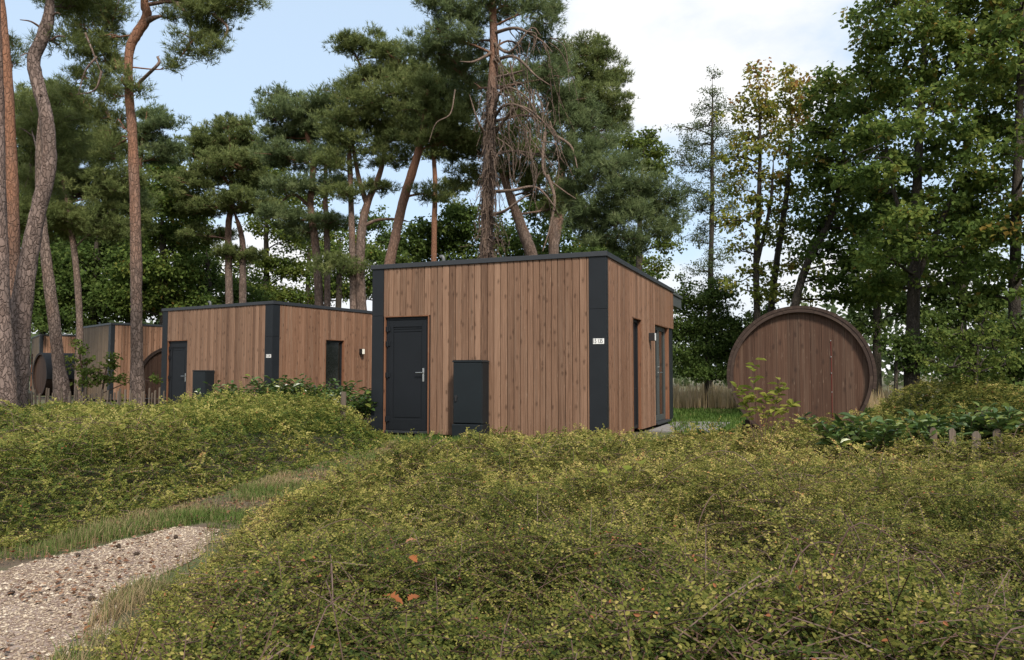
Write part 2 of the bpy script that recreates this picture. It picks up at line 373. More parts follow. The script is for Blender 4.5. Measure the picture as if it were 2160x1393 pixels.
M['litter'] = mat_leaf('dry_litter', [(0.0, (0.06, 0.03, 0.018)), (0.5, (0.17, 0.085, 0.048)), (1.0, (0.30, 0.18, 0.11))], 0.1)
M['rust'] = mat_leaf('rust_leaves', [(0.0, (0.14, 0.05, 0.025)), (0.5, (0.27, 0.095, 0.035)), (1.0, (0.36, 0.20, 0.12))], 0.2)
M['stem'] = mat_plain('stems', (0.085, 0.045, 0.032), 0.6, var=0.4, scale=8)
M['stem_pale'] = mat_plain('pale_stems', (0.22, 0.16, 0.10), 0.7, var=0.3, scale=8)

m, t, b = mat('gravel_bed'); o = nd(t, 'ShaderNodeTexCoord').outputs['Object']
vo = nd(t, 'ShaderNodeTexVoronoi'); vo.inputs['Scale'].default_value = 75; t.links.new(o, vo.inputs['Vector'])
c = ramp(t, [(0, (0.13, 0.085, 0.065)), (0.5, (0.26, 0.19, 0.15)), (1, (0.48, 0.40, 0.34))], nd_sep(t, vo.outputs['Color']))
c = tmix(t, tmath(t, 'MULTIPLY', noise(t, o, 2.2, 5), 0.8), c, (0.16, 0.095, 0.065))
t.links.new(c, b.inputs['Base Color']); b.inputs['Roughness'].default_value = 0.9; bump(t, b, vo.outputs['Distance'], 0.8, 0.01); M['gravel'] = m
m, t, b = mat('pebbles'); c = ramp(t, [(0, (0.10, 0.062, 0.040)), (0.3, (0.23, 0.170, 0.118)), (0.65, (0.40, 0.320, 0.235)), (1, (0.64, 0.56, 0.45))], attr(t, 'tint'))
t.links.new(c, b.inputs['Base Color']); b.inputs['Roughness'].default_value = 0.7; M['pebble'] = m
m, t, b = mat('forest_floor'); o = nd(t, 'ShaderNodeTexCoord').outputs['Object']
c = tmix(t, noise(t, o, 9, 8, 0.7), (0.075, 0.050, 0.033), (0.15, 0.105, 0.068))
gmask = nd(t, 'ShaderNodeMapRange'); gmask.inputs['From Min'].default_value = 0.42; gmask.inputs['From Max'].default_value = 0.6; t.links.new(noise(t, o, 0.8, 6, 0.65), gmask.inputs['Value'])
c = tmix(t, gmask.outputs['Result'], c, tmix(t, noise(t, o, 25, 5), (0.055, 0.075, 0.022), (0.10, 0.12, 0.04)))
t.links.new(c, b.inputs['Base Color']); b.inputs['Roughness'].default_value = 0.95; bump(t, b, noise(t, o, 30, 6, 0.7), 0.8, 0.03); M['floor'] = m
m, t, b = mat('lawn'); o = nd(t, 'ShaderNodeTexCoord').outputs['Object']
c = tmix(t, noise(t, o, 3, 8, 0.7), (0.055, 0.105, 0.02), (0.11, 0.15, 0.035)); t.links.new(c, b.inputs['Base Color']); b.inputs['Roughness'].default_value = 0.9
bump(t, b, noise(t, o, 40, 5, 0.7), 0.8, 0.02); M['lawn'] = m

# ------------------------------------------------------------------ ground
def sheet(name, pts, z, m, label=None):
    V = np.array([[p[0], p[1], z] for p in pts])
    me = bpy.data.meshes.new(name); me.from_pydata(V.tolist(), [], [list(range(len(V)))]); me.materials.append(m); me.update()
    return tag(link(name, me), label, None, None, 'structure')
sheet('ground', [(-900, -900), (900, -900), (900, 900), (-900, 900)], 0.0, M['floor'], 'brown and green woodland ground under everything')
def wobbly(pts, n, amp):
    q = spline(np.array([p[:2] for p in pts] + [pts[0][:2]]), n)[:-1]
    return [(x + amp * (vnoise(x, y, 0.22) - 0.5), y + amp * (vnoise(y, x, 0.22) - 0.5)) for x, y in q]
PATH = [(-2.95, 4.42), (-2.62, 5.22), (-2.30, 5.72), (-2.02, 5.45), (-1.92, 4.65), (-1.93, 3.85), (-1.72, 3.1), (-1.9, 2.2), (-3.2, 1.6), (-5.2, 2.4), (-4.6, 3.7)]
sheet('gravel_path', wobbly(PATH, 90, 0.16), 0.004, M['gravel'], 'pale gravel path curving in from the lower left')
sheet('gravel_strip', wobbly([(-2.35, 13.0), (-1.4, 13.3), (0.2, 12.8), (0.3, 12.2), (-0.8, 12.1), (-1.8, 12.0)], 50, 0.15), 0.004, M['gravel'], 'gravel strip in front of the near cabin door')
sheet('gravel_track', wobbly([(2.9, 13.6), (3.5, 14.2), (5.2, 13.6), (5.4, 11.8), (4.2, 11.4), (3.2, 12.6)], 50, 0.15), 0.004, M['gravel'], 'gravel track between the near cabin and the barrel sauna')
sheet('lawn', wobbly([(3.0, 14.6), (9.5, 14.2), (15, 19), (15, 31), (4.5, 33), (4.2, 22)], 60, 0.3), 0.008, M['lawn'], 'green lawn behind the near cabin and the barrel sauna')

# ------------------------------------------------------------------ cabins
def boards(mb, x0, x1, z0, z1, openings, place, w=0.118, depth=0.024, seed=1):
    """Vertical boards between x0 and x1; place(u, d, z) maps across/outwards/up to cabin space."""
    r = random.Random(seed); x = x0
    while x < x1 - 0.015:
        ww = min(w * r.uniform(0.84, 1.14), x1 - x)
        if x1 - x - ww < 0.03: ww = x1 - x
        a, b_ = x + 0.0042, x + ww - 0.0042
        d = depth * r.uniform(0.86, 1.0); tint = min(1, max(0, r.gauss(0.5, 0.22)))
        segs = [(z0, z1)]
        for (oa, ob, oz0, oz1) in openings:
            if oa - 0.01 < (a + b_) / 2 < ob + 0.01:
                segs = [s for s in ((segs[0][0], oz0), (oz1, segs[-1][1])) if s[1] - s[0] > 0.03]
        ro, rz = r.uniform(0, 40), r.uniform(0, 40)
        for (za, zb) in segs:
            c = 0.007
            prof = [(a, 0), (a, d - c), (a + c, d), (b_ - c, d), (b_, d - c), (b_, 0)]
            V, U = [], []
            for z in (za, zb):
                for (u, dd) in prof: V.append(place(u, dd, z)); U.append((u + ro, z + rz))
            F = [(i, i + 1, i + 7, i + 6) for i in range(5)] + [tuple(range(6)), tuple(range(6, 12))]
            mb.add(V, F, U, tint)
        x += ww

def cabin(loc, rz, Wd, L, H, number, label, detail=2, corner_side=0.24, front_mat='board', side_mat='board_side', seed=3):
    c = thing('cabin', label, 'cabin', loc, rz, 'wooden cabins in a row')
    dx0, dx1, dz1 = -Wd + 0.26, -Wd + 1.18, 2.12                    # door opening in the front wall
    wy0, wy1 = 1.93, 2.68                                           # narrow full-height window in the side wall
    gy0, gy1 = 3.93, 5.50                                           # glazed double door
    # lining behind the cladding, cut back so that openings are real recesses
    mb = MB(); mb.box((-Wd + 0.05, 0.13, 0), (-0.13, L - 0.05, H - 0.06)); mb.build('inner_wall', M['core'], c)
    mb = MB(); boards(mb, -Wd + 0.24, -0.285, 0.0, H - 0.085, [(dx0, dx1, -1, dz1)], lambda u, d, z: (u, 0.024 - d - 0.004, z), seed=seed)
    mb.build('wall', M[front_mat], c)
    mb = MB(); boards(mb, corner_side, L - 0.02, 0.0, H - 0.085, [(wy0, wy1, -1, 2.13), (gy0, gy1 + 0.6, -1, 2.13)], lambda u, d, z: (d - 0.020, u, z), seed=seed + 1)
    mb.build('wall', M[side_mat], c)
    # backing behind boards (thin), split round the openings
    mb = MB()
    for (a, b_, z0, z1) in ((-Wd + 0.05, dx0, 0, H - 0.08), (dx0, dx1, dz1, H - 0.08), (dx1, -0.05, 0, H - 0.08)): mb.box((a, 0.024, z0), (b_, 0.128, z1))
    for (a, b_, z0, z1) in ((0.13, wy0, 0, H - 0.08), (wy0, wy1, 2.13, H - 0.08), (wy1, gy0, 0, H - 0.08), (gy0, gy1 + 0.6, 2.13, H - 0.08)): mb.box((-0.127, a, z0), (-0.024, b_, z1))
    mb.build('batten_layer', M['core'], c)
    # wooden reveals lining the openings, one frame each
    def reveal(u0, u1, top, place):
        o = [(u0 - .002, 0), (u0 - .002, top + .001), (u1 + .002, top + .001), (u1 + .002, 0)]; n_ = [(u0 + .016, 0), (u0 + .016, top - .015), (u1 - .016, top - .015), (u1 - .016, 0)]
        V = [place(u, d, z) for d in (0.0, 0.10) for (u, z) in o + n_]; F = []
        for i in range(3): F += [(i, i + 1, i + 5, i + 4), (i + 8, i + 12, i + 13, i + 9), (i + 4, i + 5, i + 13, i + 12), (i, i + 8, i + 9, i + 1)]
        mb = MB(); mb.add(V, F, [(u + d, z) for d in (0.0, 0.10) for (u, z) in o + n_]); return mb.build('reveal', M['reveal'], c)
    reveal(dx0, dx1, dz1, lambda u, d, z: (u, -.001 + d, z))
    reveal(wy0, wy1, 2.13, lambda u, d, z: (-.001 - d * 1.4, u, z)); reveal(gy0, gy1 + .02, 2.13, lambda u, d, z: (-.001 - d * 1.4, u, z))
    # corner panels: L-shaped anthracite cladding with a seam
    def corner(xa, xb, ya, yb, za=0.0, sx=2.13):
        mb = MB()
        mb.box((xa, ya, za), (xb, yb, sx - 0.004), c=0.003); mb.box((xa, ya, sx + 0.004), (xb, yb, H - 0.08), c=0.003)
        mb.box((xa + 0.006, ya + 0.006, za), (xb - 0.006, yb - 0.006, H - 0.09)); return mb.build('corner_panel', M['anthracite'], c)
    corner(-0.285, 0.006, -0.006, corner_side)
    corner(-Wd, -Wd + 0.24, -0.006, 0.30)
    mb = MB(); mb.box((-0.30, gy1 + 0.05, 0), (-0.03, L, 2.13), c=0.003); mb.build('corner_panel', M['anthracite'], c)
    mb = MB(); mb.box((-Wd - 0.001, 0.30, 0), (-Wd + 0.05, L, H - 0.081)); mb.build('rear_wall', M['anthracite'], c)
    # roof and its metal edge
    mb = MB(); mb.box((-Wd + 0.02, 0.02, H - 0.06), (-0.02, L - 0.02, H - 0.02)); mb.build('roof', M['roofing'], c)
    mb = MB(); e = 0.028; t0, t1 = H - 0.082, H
    mb.box((-Wd - e, -e, t0), (e, 0.05, t1), c=0.004); mb.box((-0.05, 0.05, t0), (e, L + e, t1), c=0.004)
    mb.box((-Wd - e, 0.05, t0), (-Wd + 0.05, L + e, t1), c=0.004); mb.box((-Wd + 0.05, L - 0.05, t0), (-0.05, L + e, t1), c=0.004)
    mb.build('roof_trim', M['trim'], c)
    if detail >= 2:
        mb = MB(); mb.box((-Wd + 0.1, L + e + 0.002, H - 0.36), (-0.06, L + 1.5, H - 0.10), c=0.01); mb.box((-Wd + 0.07, L + e + 0.003, H - 0.10), (-0.03, L + 1.53, H - 0.03), c=0.006)
        mb.build('canopy', M['canopy'], c)
    # service door
    fr = MB(); y = 0.045
    fr.box((dx0 + 0.018, y, 0.0), (dx0 + 0.075, y + 0.07, dz1 - 0.016), c=0.003); fr.box((dx1 - 0.07, y, 0.0), (dx1 - 0.016, y + 0.07, dz1 - 0.016), c=0.003)
    fr.box((dx0 + 0.075, y + 0.001, dz1 - 0.075), (dx1 - 0.07, y + 0.069, dz1 - 0.017), c=0.003)
    fr.build('door_frame', M['door'], c)
    d = MB(); a, b_ = dx0 + 0.078, dx1 - 0.073; z0, z1 = 0.05, dz1 - 0.079
    d.box((a, y + 0.012, z0), (b_, y + 0.06, z1))
    for q in ((a, a + 0.085, z0, z1), (b_ - 0.085, b_, z0, z1)): d.box((q[0], y - 0.002, q[2]), (q[1], y + 0.011, q[3]), c=0.004)
    for q in ((z0, z0 + 0.20), (z1 - 0.12, z1)): d.box((a + 0.086, y - 0.001, q[0]), (b_ - 0.086, y + 0.011, q[1]), c=0.004)
    d.box((a + 0.11, y + 0.004, z0 + 0.235), (b_ - 0.11, y + 0.0115, z1 - 0.22), c=0.003)
    door = d.build('door', M['door'], c)
    v = MB()
    for k in range(2): v.box((a + 0.10, y + 0.002, z1 - 0.155 - k * 0.05), (b_ - 0.10, y + 0.010, z1 - 0.143 - k * 0.05), c=0.002)
    v.build('vent', M['door'], door)
    for hz in (0.25, 1.05, 1.62, 1.89):
        h = MB(); h.box((a - 0.075, y - 0.02, hz - 0.045), (a + 0.03, y - 0.003, hz + 0.045), c=0.006); h.tube([(a - 0.018, y - 0.026, hz - 0.055), (a - 0.018, y - 0.026, hz + 0.055)], 0.013, 10); h.build('hinge', M['door'], door)
    h = MB(); hx = b_ - 0.05
    h.box((hx - 0.018, y - 0.012, 0.93), (hx + 0.018, y - 0.003, 1.17), c=0.003)
    h.tube([(hx, y - 0.010, 1.09), (hx, y - 0.055, 1.09)], 0.010, 10); h.tube([(hx + 0.008, y - 0.055, 1.09), (hx - 0.13, y - 0.058, 1.09)], 0.0105, 10)
    h.build('handle', M['steel'], door)
    th = MB(); th.box((dx0 + 0.02, 0.0, 0.0), (dx1 - 0.018, 0.044, 0.045), c=0.006); th.build('threshold', M['trim'], c)
    # narrow window
    wf = MB(); xx = -0.075
    wf.box((xx - 0.05, wy0 + 0.018, 0.03), (xx, wy0 + 0.065, 2.112), c=0.003); wf.box((xx - 0.05, wy1 - 0.065, 0.03), (xx, wy1 - 0.018, 2.112), c=0.003)
    wf.box((xx - 0.05, wy0 + 0.066, 2.06), (xx - 0.001, wy1 - 0.066, 2.112)); wf.box((xx - 0.05, wy0 + 0.066, 0.03), (xx - 0.001, wy1 - 0.066, 0.09))
    wf.box((xx - 0.045, wy0 + 0.066, 0.78), (xx - 0.02, wy1 - 0.066, 0.80))
    wo_ = wf.build('window', M['anthracite'], c)
    g = MB(); g.box((xx - 0.035, wy0 + 0.06, 0.08), (xx - 0.028, wy1 - 0.06, 2.07)); g.build('pane', M['door'] if detail >= 2 else M['glass'], wo_)
    # glazed double door
    gm = (gy0 + gy1) / 2
    for (a, b_) in ((gy0 + 0.02, gm - 0.002), (gm + 0.002, gy1 - 0.02)):
        gd = MB(); xx = -0.085
        for q in ((a, a + 0.085), (b_ - 0.085, b_)): gd.box((xx - 0.06, q[0], 0.05), (xx, q[1], 2.11), c=0.004)
        for q in ((0.05, 0.17), (2.02, 2.11)): gd.box((xx - 0.06, a + 0.086, q[0]), (xx - 0.001, b_ - 0.086, q[1]), c=0.004)
        go = gd.build('glazed_door', M['canopy'], c)
        g = MB(); g.box((xx - 0.04, a + 0.08, 0.16), (xx - 0.03, b_ - 0.08, 2.03)); g.build('pane', M['glass'], go)
        hh = MB(); yy = gm - 0.05 if b_ < gm else gm + 0.05
        hh.tube([(xx, yy, 1.10), (xx + 0.05, yy, 1.10), (xx + 0.052, yy + (0.12 if yy > gm else -0.12), 1.10)], 0.011, 8)
        hh.build('handle', M['steel'], go)
        hh = MB(); hh.tube([(xx - .001, yy, 1.22), (xx + 0.015, yy, 1.22)], 0.018, 10); hh.build('lock', M['steel'], go)
    th = MB(); th.box((-0.14, gy0 + 0.02, 0), (0.05, gy1 - 0.02, 0.045), c=0.006); th.build('threshold', M['trim'], c)
    # outside lamp: square up-and-down light on the side wall
    lm = MB(); ly = 3.36; lm.box((0.006, ly - 0.055, 1.72 + 0.02), (0.125, ly + 0.055, 1.90), c=0.005); lm.box((-0.01, ly - 0.035, 1.77), (0.006, ly + 0.035, 1.87))
    lo = lm.build('wall_lamp', M['ink'], c)
    lm = MB(); lm.box((0.1255, ly - 0.05, 1.746), (0.131, ly + 0.05, 1.894), c=0.002); lm.build('lamp_cover', M['white' if detail >= 2 else 'cream'], lo)
    # number plate
    npl = MB(); pz = 1.60 if detail >= 2 else 1.62
    npl.box((-0.215, -0.016, pz - 0.045), (-0.03, -0.0062, pz + 0.045), c=0.002)
    plate = npl.build('number_plate', M['white'], c)
    if number:
        cu = bpy.data.curves.new('lettering', 'FONT'); cu.body = number; cu.size = 0.10; cu.offset = 0.0008; cu.align_x = 'CENTER'; cu.align_y = 'CENTER'; cu.extrude = 0.0008; cu.space_character = 0.92
        to = bpy.data.objects.new('temporary_text', cu); S.collection.objects.link(to)
        bpy.context.view_layer.update()
        me = bpy.data.meshes.new_from_object(to.evaluated_get(bpy.context.evaluated_depsgraph_get())); bpy.data.objects.remove(to)
        me.materials.clear(); me.materials.append(M['ink']); me.name = 'lettering'
        lt = link('lettering', me, plate); lt.location = (-0.133, -0.0172, pz); lt.rotation_euler = (math.pi / 2, 0, 0); lt.scale = (0.66, 1, 1)
    # roof pipe
    pp = MB(); px_, py_ = -3.25, 0.55
    arc = [(px_, py_, H - 0.03), (px_, py_, H + 0.12)] + [(px_ + 0.045 - 0.045 * math.cos(q), py_, H + 0.12 + 0.06 * math.sin(q)) for q in np.linspace(0.3, 2.2, 6)]
    arc = [(2 * px_ - a[0], a[1], a[2]) for a in arc]
    pp.tube(arc, 0.034, 12); pp.build('roof_pipe', M['pipe'], c, True)
    if detail < 2:
        for (sx, sy) in ((-2.35, 1.0), (-0.95, 1.0)):
            sp = MB(); V = [(sx - 0.5, sy - 0.1, H + 0.10), (sx + 0.55, sy - 0.1, H + 0.03), (sx + 0.55, sy + 1.5, H + 0.03), (sx - 0.5, sy + 1.5, H + 0.10)]
            V += [(p[0], p[1], p[2] - 0.035) for p in V]
            sp.add(V, [(0, 1, 2, 3), (7, 6, 5, 4), (0, 4, 5, 1), (1, 5, 6, 2), (2, 6, 7, 3), (3, 7, 4, 0)])
            sp.box((sx - 0.45, sy, H - 0.03), (sx - 0.40, sy + 1.4, H + 0.062)); sp.box((sx + 0.45, sy, H - 0.03), (sx + 0.5, sy + 1.4, H + 0.0))
            sp.build('solar_panel', M['panel_glass'], c)
    return c

C1 = ((1.532, 12.50, 0.06), -0.384); C2 = ((-6.28, 20.11, -0.02), -0.544); C3 = ((-16.14, 30.87, 0.10), -0.784); C4 = ((-24.6, 40.0, 0.14), -0.93)
cabin(C1[0], C1[1], 4.44, 6.15, 3.08, '15 135', 'large near timber cabin with black corner panels, number plate 15 135', 2, corner_side=0.13)
cabin(C2[0], C2[1], 4.66, 6.15, 3.07, '15 134', 'second timber cabin, left of the near one, with square lamp on its reddish side wall', 1, seed=11)
cabin(C3[0], C3[1], 4.60, 6.15, 3.10, None, 'third timber cabin with dull brown front, behind the tall straight pine', 1, corner_side=0.15, front_mat='board_dull', seed=21)
cabin(C4[0], C4[1], 4.60, 6.15, 3.08, None, 'farthest timber cabin, at the left edge behind the small black roofed barrel', 1, corner_side=0.15, front_mat='board_dull', seed=31)

def local(C, x, y, z=0.0):
    c, s = math.cos(C[1]), math.sin(C[1]); return (C[0][0] + c * x - s * y, C[0][1] + s * x + c * y, C[0][2] + z)
def utility(C, x, label, h=1.30):
    u = thing('utility_cabinet', label, 'utility cabinet', local(C, x, -0.17), C[1], 'utility cabinets beside cabin doors')
    u.location.z = 0.0 if C is C1 else C[0][2]
    mb = MB(); mb.box((-0.275, -0.14, 0.28), (0.275, 0.14, h - 0.03), c=0.012); mb.build('body', M['cabinet'], u)
    mb = MB(); mb.box((-0.285, -0.165, -0.1), (0.285, 0.15, 0.275), c=0.012); mb.build('plinth', M['cabinet'], u)
    mb = MB(); V = []
    prof = [(-0.283, h - 0.032), (-0.280, h - 0.008), (-0.262, h + 0.004), (0.235, h + 0.004), (0.268, h - 0.006), (0.283, h - 0.032)]
    for yv in (-0.160, 0.15): V += [(q[0], yv, q[1]) for q in prof]
    mb.add(V, [(i, i + 1, i + 7, i + 6) for i in range(5)] + [(0, 5, 4, 3, 2, 1), (6, 7, 8, 9, 10, 11), (0, 6, 11, 5)]); mb.build('lid', M['cabinet'], u)
    mb = MB(); mb.box((-0.262, -0.156, 0.295), (0.262, -0.141, h - 0.045), c=0.006); dd = mb.build('door', M['cabinet'], u)
    mb = MB(); mb.tube([(-0.21, -0.155, 0.74), (-0.21, -0.17, 0.74)], 0.028, 14); mb.box((-0.225, -0.18, 0.66), (-0.195, -0.157, 0.735), c=0.005); mb.build('latch', M['ink'], dd)
utility(C1, -2.34, 'dark utility cabinet beside the door of the near cabin', 1.36)
utility(C2, -2.52, 'dark utility cabinet half hidden in shrubs before the second cabin', 1.25)
utility(C3, -3.0, 'dark utility cabinet behind a sapling before the third cabin', 1.3)

# paving beside the glazed door
t_ = thing('paving', 'grey paving slabs beside the glazed doors of the near cabin', 'paving', local(C1, 0.6, 4.4, -0.06), C1[1])
for i in range(2):
    for j in range(5):
        mb = MB(); mb.box((-0.5 + i * 0.61, -1.6 + j * 0.61, -0.03), (0.1 + i * 0.61, -1.0 + j * 0.61, 0.035 + 0.004 * ((i + j) % 3)), c=0.006); mb.build('slab', M['slab'], t_)

# ------------------------------------------------------------------ barrel saunas
def barrel(loc, rz, length, label, cord=False, felt='stave', zc=1.02):
    """Axis along local +Y, near end wall at y=0.12, ground at z=0."""
    n = 12; b = thing('barrel_sauna', label, 'barrel sauna', loc, rz, 'barrel saunas beside cabins')
    Rr = 0.985
    mb = MB(); w = 2 * 0.955 / n; r = random.Random(5)
    for k in range(n):                                             # end wall of upright boards clipped to the circle
        a, e = -0.955 + k * w + 0.0016, -0.955 + (k + 1) * w - 0.0016
        xs = np.linspace(a, e, 5); top = np.sqrt(np.maximum(0.957 ** 2 - xs ** 2, 0)); d = 0.062 - r.uniform(0, 0.003); ro, rz_ = r.uniform(0, 40), r.uniform(0, 40)
        low = -np.minimum(top, 0.93)
        ring = [(x, z) for x, z in zip(xs, low)] + [(x, z) for x, z in zip(xs[::-1], top[::-1])]
        V = [(x, d, zc + z) for x, z in ring] + [(x, 0.115, zc + z) for x, z in ring]; m_ = len(ring)
        mb.add(V, [tuple(range(m_))] + [(i, i + m_, (i + 1) % m_ + m_, (i + 1) % m_) for i in range(m_)], [(p[0] + ro, p[2] + rz_) for p in V], min(1, max(0, r.gauss(0.5, 0.2))))
    ew = mb.build('end_wall', M['sauna'], b)
    mb = MB(); ns = 56
    for k in range(ns):                                            # staves, lengthwise
        a0, a1 = 2 * math.pi * k / ns + 0.0008, 2 * math.pi * (k + 1) / ns - 0.0008; V, U = [], []; ro = r.uniform(0, 40)
        for y in (0.0, length):
            for (aa, rr) in ((a0, 0.958), (a1, 0.958), (a1, 1.0), (a0, 1.0)): V.append((rr * math.cos(aa), y, zc + rr * math.sin(aa))); U.append((rr * aa + ro, y + ro))
        mb.add(V, [(0, 1, 2, 3), (7, 6, 5, 4), (0, 4, 5, 1), (1, 5, 6, 2), (2, 6, 7, 3), (3, 7, 4, 0)], U, min(1, max(0, r.gauss(0.5, 0.08))))
    mb.build('stave', M['stave'], b).data.name = 'staves'
    mb = MB()                                                      # smooth ring of boards closing the stave ends
    for q in range(14):
        aa = np.linspace(2 * math.pi * q / 14 + .002, 2 * math.pi * (q + 1) / 14 - .002, 9); V, U = [], []
        for y in (-0.022, -0.0005):
            for rr in (0.952, 1.0005): V += [(rr * math.cos(x), y, zc + rr * math.sin(x)) for x in aa]; U += [(rr + q * 3, x + y) for x in aa]
        F = [(9 * i + j, 9 * i + j + 1, 9 * k + j + 1, 9 * k + j) for (i, k) in ((0, 1), (1, 3), (3, 2), (2, 0)) for j in range(8)] + [(0, 9, 27, 18), (8, 26, 35, 17)]
        mb.add(V, F, U, .45 + .1 * (q % 3 - 1))
    mb.build('rim', M['stave'], b)
    mb = MB(); A = np.linspace(R(-11), R(191), 60); V, U = [], []   # roof cover over the upper part
    for y in (-0.03, length + 0.03):
        for rr in (1.003, 1.048):
            for aa in A: V.append((rr * math.cos(aa), y, zc + rr * math.sin(aa))); U.append((aa * 1.3 + 3, y))
    n_ = len(A); q = lambda y, k, i: (y * 2 + k) * n_ + i; F = []
    for i in range(n_ - 1):
        F += [(q(0, 1, i), q(0, 1, i + 1), q(1, 1, i + 1), q(1, 1, i)), (q(0, 0, i), q(0, 0, i + 1), q(0, 1, i + 1), q(0, 1, i)), (q(1, 0, i), q(1, 1, i), q(1, 1, i + 1), q(1, 0, i + 1)), (q(0, 0, i), q(1, 0, i), q(1, 0, i + 1), q(0, 0, i + 1))]
    for i in (0, n_ - 1): F.append((q(0, 0, i), q(0, 1, i), q(1, 1, i), q(1, 0, i)))
    mb.add(V, F, U, 0.4); mb.build('roof', M[felt], b)
    for y in (0.6, length - 0.6):                                  # cradles
        mb = MB(); mb.box((-0.85, y - 0.06, 0), (0.85, y + 0.06, 0.2)); mb.box((-0.86, y - 0.055, 0.2), (-0.55, y + 0.055, 0.42)); mb.box((0.55, y - 0.055, 0.2), (0.86, y + 0.055, 0.42)); mb.build('cradle', M['stave'], b)
    mb = MB(); mb.tube([(1.0 * 0.965 * math.cos(q_), length - 0.15, zc + 0.95 * math.sin(q_)) for q_ in np.linspace(0, 2 * math.pi, 40)], 0.01, 4, cap=False)
    V = [(0.95 * math.cos(q_), length - 0.1, zc + 0.95 * math.sin(q_)) for q_ in np.linspace(0, 2 * math.pi, 40)[:-1]]
    mb.add(V, [tuple(range(39))]); mb.build('end_wall', M['sauna'], b)
    if cord:
        mb = MB(); xs = 0.445; mb.tube([(xs, 0.052, zc + 0.52), (xs + 0.002, 0.053, zc + 0.1), (xs - 0.002, 0.052, zc - 0.45), (xs + 0.004, 0.053, zc - 0.8)], 0.0045, 8); co = mb.build('cord', M['red'], b)
        for hz in (0.52, 0.28, 0.04, -0.24):
            mb = MB(); mb.tube([(xs, 0.044, zc + hz), (xs, 0.060, zc + hz)], 0.007, 8); mb.build('clip', M['steel'], co)
    return b
bp = P(1680, 802, 10.75)
barrel((bp[0], 10.63, 0.0), R(-19), 2.4, 'big brown barrel sauna with red cord down its end, right of the near cabin', True, zc=1.19).scale = (.925, .925, .925)
bp = P(364, 798, 26.0)
barrel((bp[0], 26.0, 0.0), R(20), 2.4, 'brown barrel sauna half hidden behind the left corner of the second cabin')
bp = P(84, 800, 36.5)
barrel((bp[0], 36.5, 0.08), R(-42), 2.6, 'distant barrel sauna with black roof, before the farthest cabin', felt='felt')

# ------------------------------------------------------------------ low picket fences
def fence(name, label, a, b, n, h, w, vis_post=None):
    a, b = np.array(a, float), np.array(b, float); f = thing(name, label, 'fence', (a[0], a[1], 0))
    r = random.Random(n); d = b - a; ang = math.atan2(d[1], d[0])
    proto = None
    for k in range(n):
        q = d * (k + r.uniform(-0.22, 0.22)) / max(1, n - 1)
        mb = MB(); hh = h * r.uniform(0.86, 1.08); ww = w * r.uniform(0.7, 1.2)
        V = [(-ww / 2, -0.012, -0.1), (ww / 2, -0.012, -0.1), (ww / 2, -0.012, hh - ww * .5), (ww * .18, -0.012, hh), (-ww * .2, -0.012, hh - 0.004), (-ww / 2, -0.012, hh - ww * .45)]
        V += [(p[0], 0.012, p[2]) for p in V]; ro = r.uniform(0, 50)
        mb.add(V, [tuple(range(6)), tuple(range(11, 5, -1))] + [(i, (i + 6), (i + 1) % 6 + 6, (i + 1) % 6) for i in range(6)], [(p[0] + ro, p[2] + ro) for p in V], r.random())
        o = mb.build('picket', M['picket'], f); o.location = (q[0], q[1], 0); o.rotation_euler = (r.uniform(-.05, .05), r.uniform(-.06, .06), ang + r.uniform(-.15, .15))
    mb = MB()
    for hz in (h * 0.35, h * 0.75): mb.tube([(0, 0.014, hz), (d[0], d[1] + 0.014, hz)], 0.003, 6)
    mb.build('wire', M['pipe'], f)
    return f
pa, pb = P(42, 820, 17.0), P(345, 820, 16.6)
fence('picket_fence', 'low grey chestnut fence behind the thicket, under the leaning pine at left', pa[:2], pb[:2], 40, 0.80, 0.034)
pa, pb = P(1962, 915, 8.3), P(2215, 915, 8.0)
fence('picket_fence', 'low weathered picket fence before the laurel at right', pa[:2], pb[:2], 6, 0.53, 0.075)
fp = P(723, 860, 12.4)
f_ = tag(MB.build((lambda m: (m.tube([(0, 0, -0.1), (0.005, 0, 0.45), (0.012, 0.005, 0.86)], [0.05, 0.048, 0.044], 10), m)[1])(MB()), 'fence_post', M['picket']), 'pale round timber post standing in the thicket before the second cabin', 'post')
f_.location = (fp[0], 12.4, -.02)

# ------------------------------------------------------------------ leaves and needles (numpy)
def leaves_hex(base, d, nrm, s, tint, wr=0.34, fold=0.16):
    """6-vertex folded leaf: two quads along the midrib."""
    d = unit(d); side = unit(np.cross(nrm, d)); up = np.cross(d, side); s = s[:, None]
    b0 = base; tip = base + d * s - up * s * 0.10
    l1 = base + d * s * 0.33 + side * s * wr + up * s * fold; r1 = base + d * s * 0.33 - side * s * wr + up * s * fold
    l2 = base + d * s * 0.70 + side * s * wr * .8 + up * s * fold * .6; r2 = base + d * s * 0.70 - side * s * wr * .8 + up * s * fold * .6
    V = np.stack([b0, l1, l2, tip, r2, r1], 1).reshape(-1, 3); i = np.arange(len(base))[:, None] * 6
    F = np.concatenate([i + np.array([0, 3, 2, 1]), i + np.array([0, 5, 4, 3])])
    return V, F, np.repeat(tint, 6)
def leaves_quad(base, d, nrm, s, tint, wr=0.32, fold=0.15):
    d = unit(d); side = unit(np.cross(nrm, d)); up = np.cross(d, side); s = s[:, None]
    V = np.stack([base, base + d * s * .45 + side * s * wr + up * s * fold, base + d * s, base + d * s * .45 - side * s * wr + up * s * fold], 1).reshape(-1, 3)
    i = np.arange(len(base))[:, None] * 4
    return V, i + np.array([0, 3, 2, 1]), np.repeat(tint, 4)
